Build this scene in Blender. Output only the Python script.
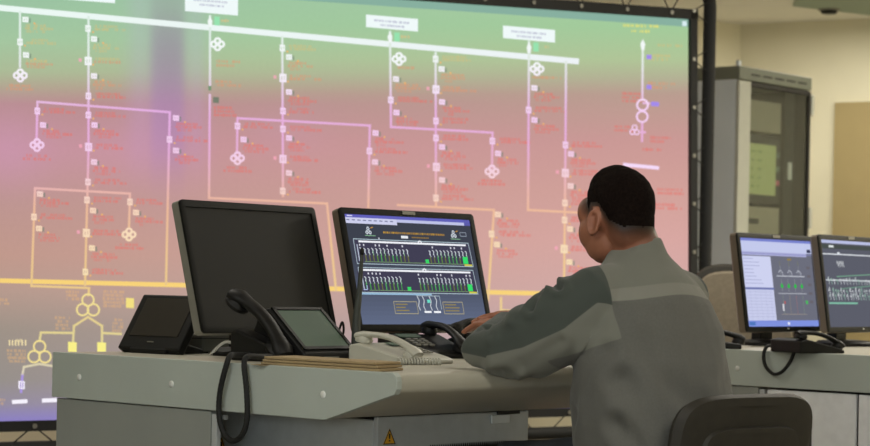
import bpy, math, random
from mathutils import Vector, Matrix, noise
random.seed(7)
for o in list(bpy.data.objects):
    bpy.data.objects.remove(o, do_unlink=True)
SC = bpy.context.scene
COL = SC.collection
V = Vector

# ------------------------------------------------------------------ camera
FPX, CX, HY, ROLL, ZC = 2135.0, 435.0, 282.0, 0.02, 0.96
cam_d = bpy.data.cameras.new('camera')
cam = bpy.data.objects.new('camera', cam_d)
COL.objects.link(cam)
cam.location = (0, 0, ZC)
cam.rotation_euler = (Matrix.Rotation(math.pi / 2, 3, 'X') @ Matrix.Rotation(ROLL, 3, 'Z')).to_euler()
cam_d.sensor_fit = 'HORIZONTAL'
cam_d.sensor_width = 36.0
cam_d.lens = 36.0 * FPX / 870.0
cam_d.shift_y = (HY - 223.0) / 870.0
cam_d.clip_end = 200
cam_d.dof.use_dof = True
cam_d.dof.focus_distance = 5.5
cam_d.dof.aperture_fstop = 6.3
SC.camera = cam

# ------------------------------------------------------------------ world and room lights
world = bpy.data.worlds.new('room_world')
SC.world = world
world.use_nodes = True
world.node_tree.nodes['Background'].inputs[0].default_value = (0.9, 0.95, 1.0, 1)
world.node_tree.nodes['Background'].inputs[1].default_value = 0.05
SC.view_settings.view_transform = 'Standard'
SC.view_settings.look = 'None'
SC.view_settings.gamma = 1.0
SC.view_settings.use_curve_mapping = False
SC.view_settings.exposure = 0.0

CEIL = 2.75
def ceiling_light(x, y, power, col=(1.0, 0.95, 0.85), sx=1.2, sy=0.5, rz=0.0):
    l = bpy.data.lights.new('ceiling_light', 'AREA')
    l.shape = 'RECTANGLE'; l.size = sx; l.size_y = sy
    l.energy = power; l.color = col
    o = bpy.data.objects.new('ceiling_light', l)
    o.location = (x, y, CEIL - 0.06); o.rotation_euler = (0, 0, rz)
    COL.objects.link(o)
    return o
ceiling_light(-1.6, 3.2, 30)
ceiling_light(1.8, 2.6, 48)
ceiling_light(-1.4, 6.6, 16)
ceiling_light(2.8, 6.2, 20)
ceiling_light(1.3, 8.3, 30)  # added unseen lamp to brighten the cabinet's side
ceiling_light(4.0, 9.6, 85, (1.0, 0.95, 0.84))
ceiling_light(2.3, 13.1, 26, (1.0, 0.95, 0.84))
ceiling_light(3.9, 11.9, 36, (1.0, 0.95, 0.84))
ceiling_light(-2.6, 9.6, 16)
FILL_STRENGTH = 7.0

# ------------------------------------------------------------------ picture geometry helpers
def ray(px, py):
    xc = (px - CX) / FPX; yc = -(py - HY) / FPX
    c, s = math.cos(ROLL), math.sin(ROLL)
    return V((xc * c - yc * s, 1.0, xc * s + yc * c))
def at(px, py, Y):
    r = ray(px, py)
    return V((0, 0, ZC)) + r * Y

def srgb(c, k=1.0):
    out = []
    for v in c:
        v = v / 255.0
        out.append((v / 12.92 if v <= 0.04045 else ((v + 0.055) / 1.055) ** 2.4) * k)
    return tuple(out)

# ------------------------------------------------------------------ materials
def mat(name, col, rough=0.6, metal=0.0, var=0.06, scale=14.0, bump=0.0, bscale=120.0, spec=0.5):
    m = bpy.data.materials.new(name); m.use_nodes = True
    nt = m.node_tree; b = nt.nodes['Principled BSDF']
    b.inputs['Roughness'].default_value = rough
    b.inputs['Metallic'].default_value = metal
    b.inputs['Specular IOR Level'].default_value = spec
    tc = nt.nodes.new('ShaderNodeTexCoord')
    nz = nt.nodes.new('ShaderNodeTexNoise'); nz.inputs['Scale'].default_value = scale
    nz.inputs['Detail'].default_value = 4
    nt.links.new(tc.outputs['Object'], nz.inputs['Vector'])
    rp = nt.nodes.new('ShaderNodeValToRGB')
    c = srgb(col)
    rp.color_ramp.elements[0].position = 0.3; rp.color_ramp.elements[1].position = 0.7
    rp.color_ramp.elements[0].color = tuple(x * (1 - var) for x in c) + (1,)
    rp.color_ramp.elements[1].color = tuple(min(1, x * (1 + var)) for x in c) + (1,)
    nt.links.new(nz.outputs['Fac'], rp.inputs['Fac'])
    nt.links.new(rp.outputs['Color'], b.inputs['Base Color'])
    if bump:
        n2 = nt.nodes.new('ShaderNodeTexNoise'); n2.inputs['Scale'].default_value = bscale
        n2.inputs['Detail'].default_value = 3
        nt.links.new(tc.outputs['Object'], n2.inputs['Vector'])
        bp = nt.nodes.new('ShaderNodeBump'); bp.inputs['Strength'].default_value = bump
        bp.inputs['Distance'].default_value = 0.002
        nt.links.new(n2.outputs['Fac'], bp.inputs['Height'])
        nt.links.new(bp.outputs['Normal'], b.inputs['Normal'])
    return m

def mat_emit_attr(name, strength=1.0, grain=0.0):
    m = bpy.data.materials.new(name); m.use_nodes = True
    nt = m.node_tree; nt.nodes.clear()
    out = nt.nodes.new('ShaderNodeOutputMaterial')
    em = nt.nodes.new('ShaderNodeEmission'); em.inputs['Strength'].default_value = strength
    at_ = nt.nodes.new('ShaderNodeAttribute'); at_.attribute_name = 'shown'
    if grain:
        tc = nt.nodes.new('ShaderNodeTexCoord')
        nz = nt.nodes.new('ShaderNodeTexNoise'); nz.inputs['Scale'].default_value = 60
        nz.inputs['Detail'].default_value = 3
        nt.links.new(tc.outputs['Object'], nz.inputs['Vector'])
        mr = nt.nodes.new('ShaderNodeMapRange')
        mr.inputs['To Min'].default_value = 1 - grain; mr.inputs['To Max'].default_value = 1 + grain
        nt.links.new(nz.outputs['Fac'], mr.inputs['Value'])
        mx = nt.nodes.new('ShaderNodeVectorMath'); mx.operation = 'SCALE'
        nt.links.new(at_.outputs['Color'], mx.inputs[0])
        nt.links.new(mr.outputs['Result'], mx.inputs['Scale'])
        nt.links.new(mx.outputs['Vector'], em.inputs['Color'])
    else:
        nt.links.new(at_.outputs['Color'], em.inputs['Color'])
    nt.links.new(em.outputs[0], out.inputs[0])
    return m

def mat_glass(name):
    m = bpy.data.materials.new(name); m.use_nodes = True
    nt = m.node_tree; nt.nodes.clear()
    out = nt.nodes.new('ShaderNodeOutputMaterial')
    tr = nt.nodes.new('ShaderNodeBsdfTransparent'); tr.inputs[0].default_value = (0.82, 0.85, 0.83, 1)
    gl = nt.nodes.new('ShaderNodeBsdfGlossy'); gl.inputs['Roughness'].default_value = 0.08
    mx = nt.nodes.new('ShaderNodeMixShader')
    mx.inputs[0].default_value = 0.07
    nt.links.new(tr.outputs[0], mx.inputs[1]); nt.links.new(gl.outputs[0], mx.inputs[2])
    nt.links.new(mx.outputs[0], out.inputs[0])
    return m

M = dict(
    wall=mat('painted_wall', (222, 216, 190), 0.85, var=0.03, scale=3, bump=0.15, bscale=60),
    ceil=mat('ceiling_paint', (232, 230, 222), 0.9, var=0.03, scale=2),
    ceil2=mat('ceiling_panel_green', (150, 165, 150), 0.9, var=0.03, scale=2),
    floor=mat('floor_linoleum', (120, 112, 98), 0.5, var=0.08, scale=5),
    tan=mat('flat_tan', (160, 143, 100), 0.8, var=0.04, scale=4),
    top=mat('warm_lit_laminate', (186, 182, 166), 0.42, var=0.03, scale=8, bump=0.05),  # warm light on the worktop nosing mixed into its laminate colour
    panel=mat('grey_laminate', (182, 190, 182), 0.45, var=0.03, scale=6, bump=0.05),
    lower=mat('grey_side_laminate', (148, 152, 146), 0.5, var=0.03, scale=6),
    cap=mat('white_cap', (226, 228, 222), 0.5, var=0.01),
    alu=mat('brushed_steel', (186, 190, 190), 0.42, 0.15, var=0.05, scale=30, bump=0.1, bscale=300),
    steel_light=mat('pale_steel', (246, 248, 250), 0.4, 0.1, var=0.05, scale=25, bump=0.1, bscale=300),
    dark=mat('dark_gap', (26, 27, 26), 0.7, var=0.05),
    black=mat('black_plastic', (18, 18, 17), 0.5, var=0.08, scale=40, bump=0.08, bscale=500, spec=0.3),
    blackm=mat('matte_black', (20, 21, 20), 0.75, var=0.08),
    bezel=mat('black_bezel', (17, 18, 16), 0.5, var=0.05, spec=0.2),
    silver=mat('silver_plastic', (132, 130, 120), 0.4, 0.2, var=0.04),
    brown_shell=mat('brown_grey_shell', (104, 92, 78), 0.45, 0.1, var=0.04),
    off=mat('dark_lcd', (15, 15, 11), 0.45, var=0.04, scale=3, spec=0.2),
    offb=mat('dark_touch_glass', (48, 44, 38), 0.3, var=0.05, scale=4),
    greenlcd=mat('green_grey_lcd', (72, 94, 78), 0.6, var=0.05, scale=10),
    kraft=mat('kraft_card', (168, 146, 108), 0.8, var=0.07, scale=20, bump=0.1),
    white=mat('white_plastic', (188, 186, 172), 0.4, var=0.03),
    cable=mat('white_cable', (205, 202, 190), 0.5, var=0.03),
    greybox=mat('grey_box', (98, 98, 88), 0.6, var=0.08, scale=12),
    yellow=mat('warning_yellow', (226, 166, 34), 0.5, var=0.04),
    cab=mat('cabinet_grey', (206, 216, 224), 0.5, 0.05, var=0.03, scale=3),
    cabframe=mat('cabinet_frame', (178, 180, 170), 0.45, 0.05, var=0.03),
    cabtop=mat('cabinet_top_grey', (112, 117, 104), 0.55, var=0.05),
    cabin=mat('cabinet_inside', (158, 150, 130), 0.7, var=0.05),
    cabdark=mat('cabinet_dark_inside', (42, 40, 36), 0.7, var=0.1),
    glass=mat_glass('door_glass'),
    chair=mat('chair_black', (46, 43, 36), 0.6, var=0.12, scale=30, bump=0.2, bscale=300),
    chairpad=mat('chair_fabric', (40, 38, 33), 0.85, var=0.15, scale=60, bump=0.3, bscale=500),
    beigepad=mat('chair_beige_fabric', (128, 118, 100), 0.85, var=0.1, scale=60, bump=0.3, bscale=500),
    chrome=mat('steel_tube', (150, 150, 150), 0.25, 0.9, var=0.03),
    trousers=mat('navy_trousers', (44, 48, 54), 0.85, var=0.1, scale=40, bump=0.2, bscale=400),
    shoe=mat('black_shoe', (24, 22, 20), 0.4, var=0.08),
    hair=mat('dark_hair', (24, 17, 14), 0.95, var=0.4, scale=160, bump=0.6, bscale=420, spec=0.08),
    eye=mat('eye_white', (220, 215, 205), 0.2, var=0.01),
    iris=mat('eye_iris', (60, 45, 30), 0.2, var=0.05),
    canvas=mat_emit_attr('projected_picture', 1.0, 0.03),
    ink=mat_emit_attr('projected_drawing', 1.0),
    lcd=mat_emit_attr('monitor_picture', 1.0),
)

# ------------------------------------------------------------------ mesh builder
class MB:
    def __init__(s):
        s.v = []; s.f = []; s.c = []
    def add(s, vs, fs, col=None):
        n = len(s.v)
        s.v += [V(p) for p in vs]
        s.f += [tuple(i + n for i in f) for f in fs]
        s.c += [col] * len(vs)
        return s
    def box(s, lo, hi, m=None):
        (x0, y0, z0), (x1, y1, z1) = lo, hi
        vs = [V(p) for p in ((x0,y0,z0),(x1,y0,z0),(x1,y1,z0),(x0,y1,z0),(x0,y0,z1),(x1,y0,z1),(x1,y1,z1),(x0,y1,z1))]
        if m: vs = [m @ p for p in vs]
        return s.add(vs, [(0,3,2,1),(4,5,6,7),(0,1,5,4),(1,2,6,5),(2,3,7,6),(3,0,4,7)])
    def prism(s, poly, fn0, fn1):
        """closed prism between two mapped copies of a 2D polygon"""
        n = len(poly)
        vs = [fn0(*p) for p in poly] + [fn1(*p) for p in poly]
        fs = [tuple(range(n))[::-1], tuple(range(n, 2 * n))]
        fs += [(i, (i + 1) % n, n + (i + 1) % n, n + i) for i in range(n)]
        return s.add(vs, fs)
    def loft(s, rings, cap=True, closed=False):
        n = len(rings[0]); vs = [p for r in rings for p in r]; fs = []
        k = len(rings)
        for i in range(k if closed else k - 1):
            a = i * n; b = ((i + 1) % k) * n
            for j in range(n):
                fs.append((a + j, a + (j + 1) % n, b + (j + 1) % n, b + j))
        if cap and not closed:
            fs.append(tuple(range(n))[::-1]); fs.append(tuple(range((k - 1) * n, k * n)))
        return s.add(vs, fs)
    def tube(s, pts, r, seg=8, closed=False, flat=1.0, up=None):
        pts = [V(p) for p in pts]; k = len(pts)
        rs = r if isinstance(r, (list, tuple)) else [r] * k
        rings = []; ref = V(up) if up is not None else None
        for i, p in enumerate(pts):
            if closed: t = pts[(i + 1) % k] - pts[i - 1]
            else: t = pts[min(i + 1, k - 1)] - pts[max(i - 1, 0)]
            t.normalize()
            if ref is None:
                ref = V((0, 0, 1)) if abs(t.z) < 0.9 else V((1, 0, 0))
            a = (ref - t * ref.dot(t))
            if a.length < 1e-4: a = V((1, 0, 0)) - t * t.x
            a.normalize(); b = t.cross(a)
            if up is None: ref = a
            rr = rs[i]; ra, rb = rr if isinstance(rr, (list, tuple)) else (rr * flat, rr)
            rings.append([p + a * (math.cos(q) * ra) + b * (math.sin(q) * rb)
                          for q in [2 * math.pi * j / seg for j in range(seg)]])
        return s.loft(rings, True, closed)
    def ball(s, c, r, seg=16, m=None):
        c = V(c); rings = []
        rx, ry, rz = r if isinstance(r, (tuple, list)) else (r, r, r)
        for i in range(seg // 2 + 1):
            a = -math.pi / 2 + math.pi * (i / (seg // 2))
            a = max(min(a, math.pi / 2 - 0.06), -math.pi / 2 + 0.06)
            ring = []
            for j in range(seg):
                q = 2 * math.pi * j / seg
                p = V((rx * math.cos(a) * math.cos(q), ry * math.cos(a) * math.sin(q), rz * math.sin(a)))
                ring.append(c + (m @ p if m else p))
            rings.append(ring)
        return s.loft(rings)
    def lathe(s, prof, c=(0, 0, 0), seg=24):
        c = V(c)
        return s.loft([[c + V((r * math.cos(q), r * math.sin(q), z)) for q in [2 * math.pi * j / seg for j in range(seg)]] for r, z in prof])
    def build(s, name, m, parent=None, world=False, smooth=None, bevel=0.0, bseg=2):
        me = bpy.data.meshes.new(name)
        vs = s.v
        if world and parent is not None:
            inv = (Matrix.Translation(parent.location) @ parent.rotation_euler.to_matrix().to_4x4()).inverted()
            vs = [inv @ p for p in vs]
        me.from_pydata([tuple(p) for p in vs], [], s.f)
        if any(c is not None for c in s.c):
            a = me.color_attributes.new('shown', 'FLOAT_COLOR', 'POINT')
            for i, c in enumerate(s.c):
                a.data[i].color = tuple(c or (0, 0, 0)) + (1,)
        me.validate(); me.update()
        if smooth is not None:
            me.polygons.foreach_set('use_smooth', [True] * len(me.polygons))
            me.set_sharp_from_angle(angle=math.radians(smooth))
        o = bpy.data.objects.new(name, me); COL.objects.link(o)
        if m is not None: me.materials.append(m)
        if parent is not None: o.parent = parent
        if bevel:
            b = o.modifiers.new('bevel', 'BEVEL'); b.width = bevel; b.segments = bseg
            b.limit_method = 'ANGLE'; b.angle_limit = math.radians(40)
        return o

def tag(o, label, cat, group=None):
    o['label'] = label; o['category'] = cat
    if group: o['group'] = group
    return o
def thing(name, loc, rz, label, cat, group=None):
    o = bpy.data.objects.new(name, None); COL.objects.link(o)
    o.location = loc; o.rotation_euler = (0, 0, rz); o.empty_display_size = 0.1
    return tag(o, label, cat, group)
def struct(o):
    o['kind'] = 'structure'; return o
def copy_tree(o, parent=None):
    c = o.copy(); COL.objects.link(c); c.parent = parent
    for ch in o.children: copy_tree(ch, c)
    return c
def bx(name, lo, hi, m, parent=None, bevel=0.002):
    return MB().box(lo, hi).build(name, m, parent, bevel=bevel)

# ------------------------------------------------------------------ room
ROOM = [V((2.04, 14.5)), V((4.9, 12.82)), V((4.9, -3)), V((-6, -3)), V((-6, 8.99))]
def slab(name, z0, z1, m):
    b = MB(); g = 0.3
    b.prism([(p.x * 1.03, p.y * 1.03) for p in ROOM], lambda x, y: (x, y, z0), lambda x, y: (x, y, z1))
    return struct(b.build(name, m))
slab('floor', -0.1, 0.0, M['floor'])
slab('ceiling', CEIL, CEIL + 0.1, M['ceil'])
for nm, i in (('wall_right', 0), ('wall_side', 1), ('wall_front', 2), ('wall_left', 3), ('wall_back', 4)):
    a, c = ROOM[i], ROOM[(i + 1) % 5]
    t = (c - a).normalized(); nrm = V((-t.y, t.x))
    b = MB(); q = [a, c, c + nrm * 0.1, a + nrm * 0.1]
    b.prism([tuple(p) for p in q], lambda x, y: (x, y, 0), lambda x, y: (x, y, CEIL))
    struct(b.build(nm, M['wall']))
# added unseen glowing pane with bars behind the camera, for frontal light
wf = struct(MB().box((-3.6, -2.99, 0.9), (0.6, -2.96, 2.3)).build('fill_pane_1', None))
wm = bpy.data.materials.new('fill_pane_glow'); wm.use_nodes = True
wn = wm.node_tree; wn.nodes.clear()
wo = wn.nodes.new('ShaderNodeOutputMaterial'); we = wn.nodes.new('ShaderNodeEmission')
we.inputs['Color'].default_value = (0.86, 0.95, 1.0, 1); we.inputs['Strength'].default_value = FILL_STRENGTH
wn.links.new(we.outputs[0], wo.inputs[0]); wf.data.materials.append(wm)
for k in range(5):
    bx('fill_pane_bar', (-3.66 + k * 1.05, -2.96, 0.84), (-3.54 + k * 1.05, -2.92, 2.36), M['cap'], wf)
for z in (0.84, 2.26):
    bx('fill_pane_bar', (-3.66, -2.965, z), (0.66, -2.915, z + 0.1), M['cap'], wf)
# flat tan slab on the right wall, darker than the wall
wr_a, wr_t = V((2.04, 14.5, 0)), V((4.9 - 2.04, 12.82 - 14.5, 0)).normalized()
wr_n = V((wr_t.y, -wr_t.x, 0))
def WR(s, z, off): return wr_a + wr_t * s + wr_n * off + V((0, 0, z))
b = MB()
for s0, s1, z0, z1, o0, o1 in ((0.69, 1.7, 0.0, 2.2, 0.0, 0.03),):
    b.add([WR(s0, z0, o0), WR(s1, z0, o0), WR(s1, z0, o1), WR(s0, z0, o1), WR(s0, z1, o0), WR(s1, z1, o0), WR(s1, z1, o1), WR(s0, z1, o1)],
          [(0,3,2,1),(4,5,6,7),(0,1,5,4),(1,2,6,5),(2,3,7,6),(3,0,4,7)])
struct(b.build('tan_slab_1', M['tan']))
# green-grey ceiling panel and its round fitting at the upper right
b = MB()
pz = CEIL - 0.012
def onz(px, py, z):
    r = ray(px, py); k = (z - ZC) / r.z
    return V((0, 0, ZC)) + r * k
quad = [onz(793, 6.5, pz), onz(870, 15.5, pz), onz(1020, 10, pz), onz(800, -12, pz)]
b.prism([(p.x, p.y) for p in quad], lambda x, y: (x, y, pz), lambda x, y: (x, y, CEIL - 0.0005))
tag(b.build('ceiling_panel', M['ceil2']), 'pale green panel set into the ceiling above the equipment cabinet', 'ceiling panel')
p = onz(829, 11, pz - 0.01)
dl = thing('smoke_detector', (p.x, p.y, pz - 0.03), 0, 'small dark round fitting on the pale green ceiling panel', 'ceiling fitting')
MB().lathe([(0.001, 0.0), (0.045, 0.002), (0.055, 0.014), (0.055, 0.03), (0.001, 0.03)]).build('housing', M['black'], dl, smooth=40)
MB().lathe([(0.056, 0.020), (0.072, 0.024), (0.072, 0.030), (0.056, 0.030)]).build('trim_ring', M['silver'], dl, smooth=40)

# ------------------------------------------------------------------ projection screen
E = V((0.825, 0.565, 0)).normalized(); NRM = V((E.y, -E.x, 0)); P0 = V((0.4966, 9.64, 0))
def SP(px, py, off=0.0):
    r = ray(px, py); c = V((0, 0, ZC))
    k = (P0 + NRM * off - c).dot(NRM) / r.dot(NRM)
    return c + r * k
def on_screen(px):
    return SP(px, HY)
base = on_screen(690)
scr = thing('projection_screen', (base.x, base.y, 0), math.atan2(E.y, E.x),
            'huge glowing projection screen showing a power grid diagram, laced into a black pipe frame', 'projection screen')
def lerp(a, c, t): return tuple(x + (y - x) * t for x, y in zip(a, c))
def ramp(stops, x):
    if x <= stops[0][0]: return stops[0][1]
    for (a, ca), (c, cc) in zip(stops, stops[1:]):
        if x <= c: return lerp(ca, cc, (x - a) / (c - a))
    return stops[-1][1]
LEFT = [(-10, (150, 196, 162)), (40, (162, 200, 158)), (72, (172, 188, 148)), (88, (180, 165, 142)), (104, (188, 140, 144)), (150, (200, 144, 152)),
        (200, (192, 148, 142)), (255, (196, 152, 138)), (290, (186, 154, 140)), (330, (160, 146, 134)), (380, (152, 144, 138)), (404, (150, 141, 160)), (421, (140, 128, 200))]
RIGHT = [(-10, (166, 205, 160)), (25, (160, 205, 152)), (60, (176, 198, 148)), (78, (180, 178, 146)), (94, (188, 156, 142)), (140, (206, 152, 148)),
         (190, (214, 160, 152)), (240, (220, 166, 160)), (300, (214, 170, 166)), (340, (200, 166, 172)), (396, (190, 160, 205)), (410, (165, 140, 225))]
def g(x, c, w): return math.exp(-((x - c) / w) ** 2)
def sig(x): return 1 / (1 + math.exp(-x))
def pic(px, py):
    t = min(1, max(0, px / 640.0))
    c = lerp(ramp(LEFT, py), ramp(RIGHT, py), t)
    band = sig((px - 150) / 2.2) * sig((185 - px) / 2.2)
    fade = sig((py + 40) / 40) * sig((165 - py) / 14)
    c = lerp(c, lerp((150, 130, 162), (178, 132, 188), sig((py - 85) / 14)), 0.72 * band * fade * (0.5 + 0.5 * sig((py - 20) / 10)))
    hal = g(px, 140, 14) + g(px, 196, 12)
    c = lerp(c, lerp((172, 186, 186), (196, 146, 190), sig((py - 85) / 12)), 0.45 * min(1, hal) * sig((165 - py) / 14))
    mag = g(px, 8, 45) * g(py, 150, 38) + 0.5 * g(px, 120, 60) * g(py, 150, 32) + 0.35 * g(px, 285, 40) * g(py, 128, 22)
    c = lerp(c, (212, 152, 196), min(0.4, 0.4 * mag))
    lum = 0.3 * c[0] + 0.59 * c[1] + 0.11 * c[2]
    return lerp(c, (lum, lum, lum), 0.10)
def smap(px, py): return srgb(pic(px, py))
# canvas grid
XL, XR = -330, 688.2
def topy(px): return 19.5 + (px - 690) * 0.0685
def boty(px): return 404.5 + (690 - px) * 0.0243
b = MB(); NX, NY = 300, 110
for j in range(NY + 1):
    for i in range(NX + 1):
        px = XL + (XR - XL) * i / NX
        py = topy(px) + (boty(px) - topy(px)) * j / NY
        b.v.append(SP(px, py)); b.c.append(smap(px, py))
for j in range(NY):
    for i in range(NX):
        a = j * (NX + 1) + i
        b.f.append((a, a + NX + 1, a + NX + 2, a + 1))
canvas = b.build('canvas', M['canvas'], scr, world=True)

LAYER = 0.003
class Ink(MB):
    def poly(s, pts, colf, off=LAYER):
        s_v = [SP(x, y, off) for x, y in pts]
        n = len(s.v)
        s.v += s_v; s.f.append(tuple(range(n, n + len(pts))))
        s.c += [srgb(colf(x, y)) for x, y in pts]
    def line(s, pts, w, colf, off=LAYER):
        for (x0, y0), (x1, y1) in zip(pts, pts[1:]):
            L = math.hypot(x1 - x0, y1 - y0)
            k = max(1, int(L / 18))
            ux, uy = (x1 - x0) / L, (y1 - y0) / L
            ex = w / 2 if (len(pts) > 2) else 0
            for q in range(k):
                a0 = -ex if q == 0 else L * q / k
                a1 = L + ex if q == k - 1 else L * (q + 1) / k
                nx, ny = -uy * w / 2, ux * w / 2
                A = (x0 + ux * a0, y0 + uy * a0); B_ = (x0 + ux * a1, y0 + uy * a1)
                s.poly([(A[0] + nx, A[1] + ny), (B_[0] + nx, B_[1] + ny), (B_[0] - nx, B_[1] - ny), (A[0] - nx, A[1] - ny)][::-1], colf, off)
    def rect(s, x, y, w, h, colf, off=LAYER, sl=0.07):
        d = sl * w / 2
        s.poly([(x - w/2, y - h/2 - d), (x - w/2, y + h/2 - d), (x + w/2, y + h/2 + d), (x + w/2, y - h/2 + d)], colf, off)
    def ring(s, x, y, r, w, colf, off=LAYER, n=20):
        for k in range(n):
            a0, a1 = 2 * math.pi * k / n, 2 * math.pi * (k + 1) / n
            f = lambda a, rr: (x + rr * math.cos(a), y + rr * math.sin(a))
            s.poly([f(a0, r + w/2), f(a0, r - w/2), f(a1, r - w/2), f(a1, r + w/2)], colf, off)
LINE = [(0, (236, 250, 244)), (62, (238, 244, 246)), (90, (240, 214, 244)), (110, (240, 184, 240)), (150, (236, 180, 228)), (180, (240, 186, 196)), (205, (244, 192, 158)),
        (255, (244, 206, 146)), (290, (246, 212, 138)), (340, (240, 226, 150)), (370, (232, 222, 190)), (395, (226, 214, 248))]
def lc(x, y):
    c = ramp(LINE, y)
    return c
def lc_soft(x, y): return lerp(pic(x, y), ramp(LINE, y), 0.8)
def sym_c(x, y): return lerp(ramp(LINE, y), (255, 255, 252), 0.35)
def stroke(name, pts, w, colf, off=LAYER):
    k = Ink(); k.line(pts, w, colf, off); return k.build(name, M['ink'], scr, world=True)
stroke('bus_bar', [(-300, -20.3), (0, 7.8), (290, 35), (576, 61.2)], 5.9, lc)
stroke('bus_bar', [(-300, 273), (0, 280.6), (300, 288), (590, 294.5)], 4.6, lambda x, y: (248, 211, 122))
stroke('bus_bar', [(623, 164.5), (659, 168)], 3.6, lambda x, y: (246, 220, 250))
stroke('bus_bar', [(12, 402), (27.5, 401.2)], 4, lambda x, y: (248, 244, 254)); stroke('bus_bar', [(42, 400.6), (57, 400)], 4, lambda x, y: (248, 244, 254))
FEED = [
    [(20, 11), (20, 68)], [(88.5, 17), (88.5, 150), (85, 285)],
    [(36.5, 140), (37.5, 101.8), (169.8, 112.2), (168, 190), (166, 284)],
    [(210, 15), (210, 86)], [(209.8, 95), (209, 198), (327, 203.5), (336, 290)],
    [(282.3, 36), (283, 197)], [(237, 153), (237.5, 118.2), (369.8, 125.6), (368.3, 207)],
    [(390, 32), (391, 127), (492.6, 132.6), (492, 167)],
    [(435.6, 52), (436, 206)], [(398, 205), (494, 210), (488, 300)],
    [(529, 42), (528.4, 150), (528, 210), (586, 213)], [(566, 62), (565.4, 160), (564, 290)],
    [(642.8, 44), (642.4, 99)], [(642.2, 123), (642, 142)], [(642.6, 103), (650, 103.4)], [(640, 132), (646, 132.3)],
    [(31.5, 286), (35, 188.2), (130, 193.6), (129, 228)], [(31.5, 286), (89, 288), (88.5, 295)],
    [(88, 317), (74, 326), (73, 342)], [(88, 317), (102, 326), (102, 342)], [(73, 333), (41, 332.5), (39.5, 341)], [(102, 333), (122, 334)],
    [(39, 364), (24, 367), (22.5, 374)], [(39, 364), (56, 366.5)], [(501, 298), (501, 310), (512, 311)],
]
for f in FEED: stroke('feeder_line', f, 2.3, lc_soft, LAYER * 2)
stroke('feeder_line', [(22.5, 374), (21, 393)], 2.6, lambda x, y: (170, 150, 220), LAYER * 2)

sy = Ink(); inner = Ink(); txt = Ink()
def text_row(x, y, w, strength=0.66, tint=None):
    """one illegible row of small characters, as far as the photograph resolves it"""
    x1 = x + w
    while x < x1:
        cw = random.choice((1.0, 1.4, 1.8, 2.4)); hh = random.uniform(2.0, 3.3)
        base_c = tint or ((214, 190, 128) if y < 62 else (224, 150, 116) if y < 92 else (230, 116, 108) if y < 285 else (226, 178, 128))
        yy = y + (x1 - x) * -0.03
        if random.random() > 0.12:
            txt.rect(x, yy, cw, hh, lambda a, c_: lerp(pic(a, c_), base_c, strength * random.uniform(0.6, 1.0)), LAYER)
        x += cw + random.choice((0.2, 0.5, 0.9))
def part(name='switch_symbol'):
    global sy
    if sy.v: sy.build(name, M['ink'], scr, world=True)
    sy = Ink()
def symbol(x, y, w=5.4, h=6.6, right=False, dot=False, rows=True):
    o = LAYER * 3
    sy.rect(x, y, w, h, sym_c, o)
    inner.line([(x - w * .18, y - h * .2), (x - w * .18, y + h * .25)], 0.9, lambda a, c: lerp(pic(a, c), sym_c(a, c), 0.35), o + LAYER)
    if w > 5: inner.line([(x + w * .2, y - h * .25), (x + w * .2, y + h * .2)], 0.8, lambda a, c: lerp(pic(a, c), sym_c(a, c), 0.45), o + LAYER)
    if right:
        inner.rect(x + w * .72, y + 1, 1.8, 4.6, lambda a, c: lerp(pic(a, c), (112, 130, 116), 0.6), o)
        if rows:
            inner.rect(x + 9, y + 4, 1.8, 1.8, lambda a, c: (238, 180, 110), o)
            text_row(x + 1, y + 6.4, random.uniform(15, 22)); text_row(x + 0, y + 9.6, random.uniform(20, 30)); text_row(x + 2, y + 12.4, random.uniform(8, 20), 0.5)
    elif rows:
        inner.rect(x + 5, y + 3.6, 1.7, 1.7, lambda a, c: (238, 180, 110), o)
        text_row(x + 8, y - 1.6, random.uniform(18, 26), 0.6); text_row(x + 7, y + 1.6, random.uniform(24, 34))
    if dot: inner.rect(x - 8, y - 1, 3, 3.4, lambda a, c: lerp(pic(a, c), (248, 170, 190), 0.8), o)
def flower(x, y, r=6.6):
    o = LAYER * 3
    for k in range(4):
        a = math.pi / 2 * k
        sy.ring(x + r * .50 * math.cos(a) * 1.1, y + r * .48 * math.sin(a), r * .42, 2.3, sym_c, o, 12)
    sy.rect(x, y, r * .5, r * .5, sym_c, o)
for x, y in ((20, 42), (88, 28.5), (88.4, 96), (88.4, 115), (88, 182), (87, 200), (85.4, 272), (37.3, 111), (169.6, 139.5), (282.4, 48), (283, 111), (283, 129),
             (282.8, 191), (237.5, 126), (369.4, 151), (390.8, 100), (492.4, 141), (435.6, 59), (436, 121), (436, 138), (436, 198), (528.6, 110), (565.5, 145),
             (565, 203), (564.6, 220), (34, 217), (130, 202), (491.6, 234), (563.6, 282)):
    symbol(x, y); part()
for x, y in ((88.2, 61), (88.6, 147), (86.4, 233), (283, 78), (283, 159), (436, 89.5), (436.4, 167), (565.4, 173), (564.2, 249)):
    symbol(x, y, 7, 8.4, dot=True); part()
for x, y in ((25.5, 19.5), (26, 55), (94, 39), (94, 76), (94.5, 125), (94, 162), (93, 210.5), (92, 248), (43, 125), (176, 118), (176, 150.5), (289, 57), (289, 92),
             (289, 138), (289, 173), (243.6, 139.5), (375.5, 133), (375, 162), (396, 79), (396.4, 112.5), (498, 153.5), (441.6, 69), (442, 102), (442, 147), (442, 180),
             (534.4, 88), (534.4, 120), (571, 154), (570.6, 186), (570, 229), (569.4, 262), (40, 194), (39, 228.5), (136, 212.5), (498, 214.5), (497, 244.5)):
    symbol(x, y, 6, 5.4, right=True); part()
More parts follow.
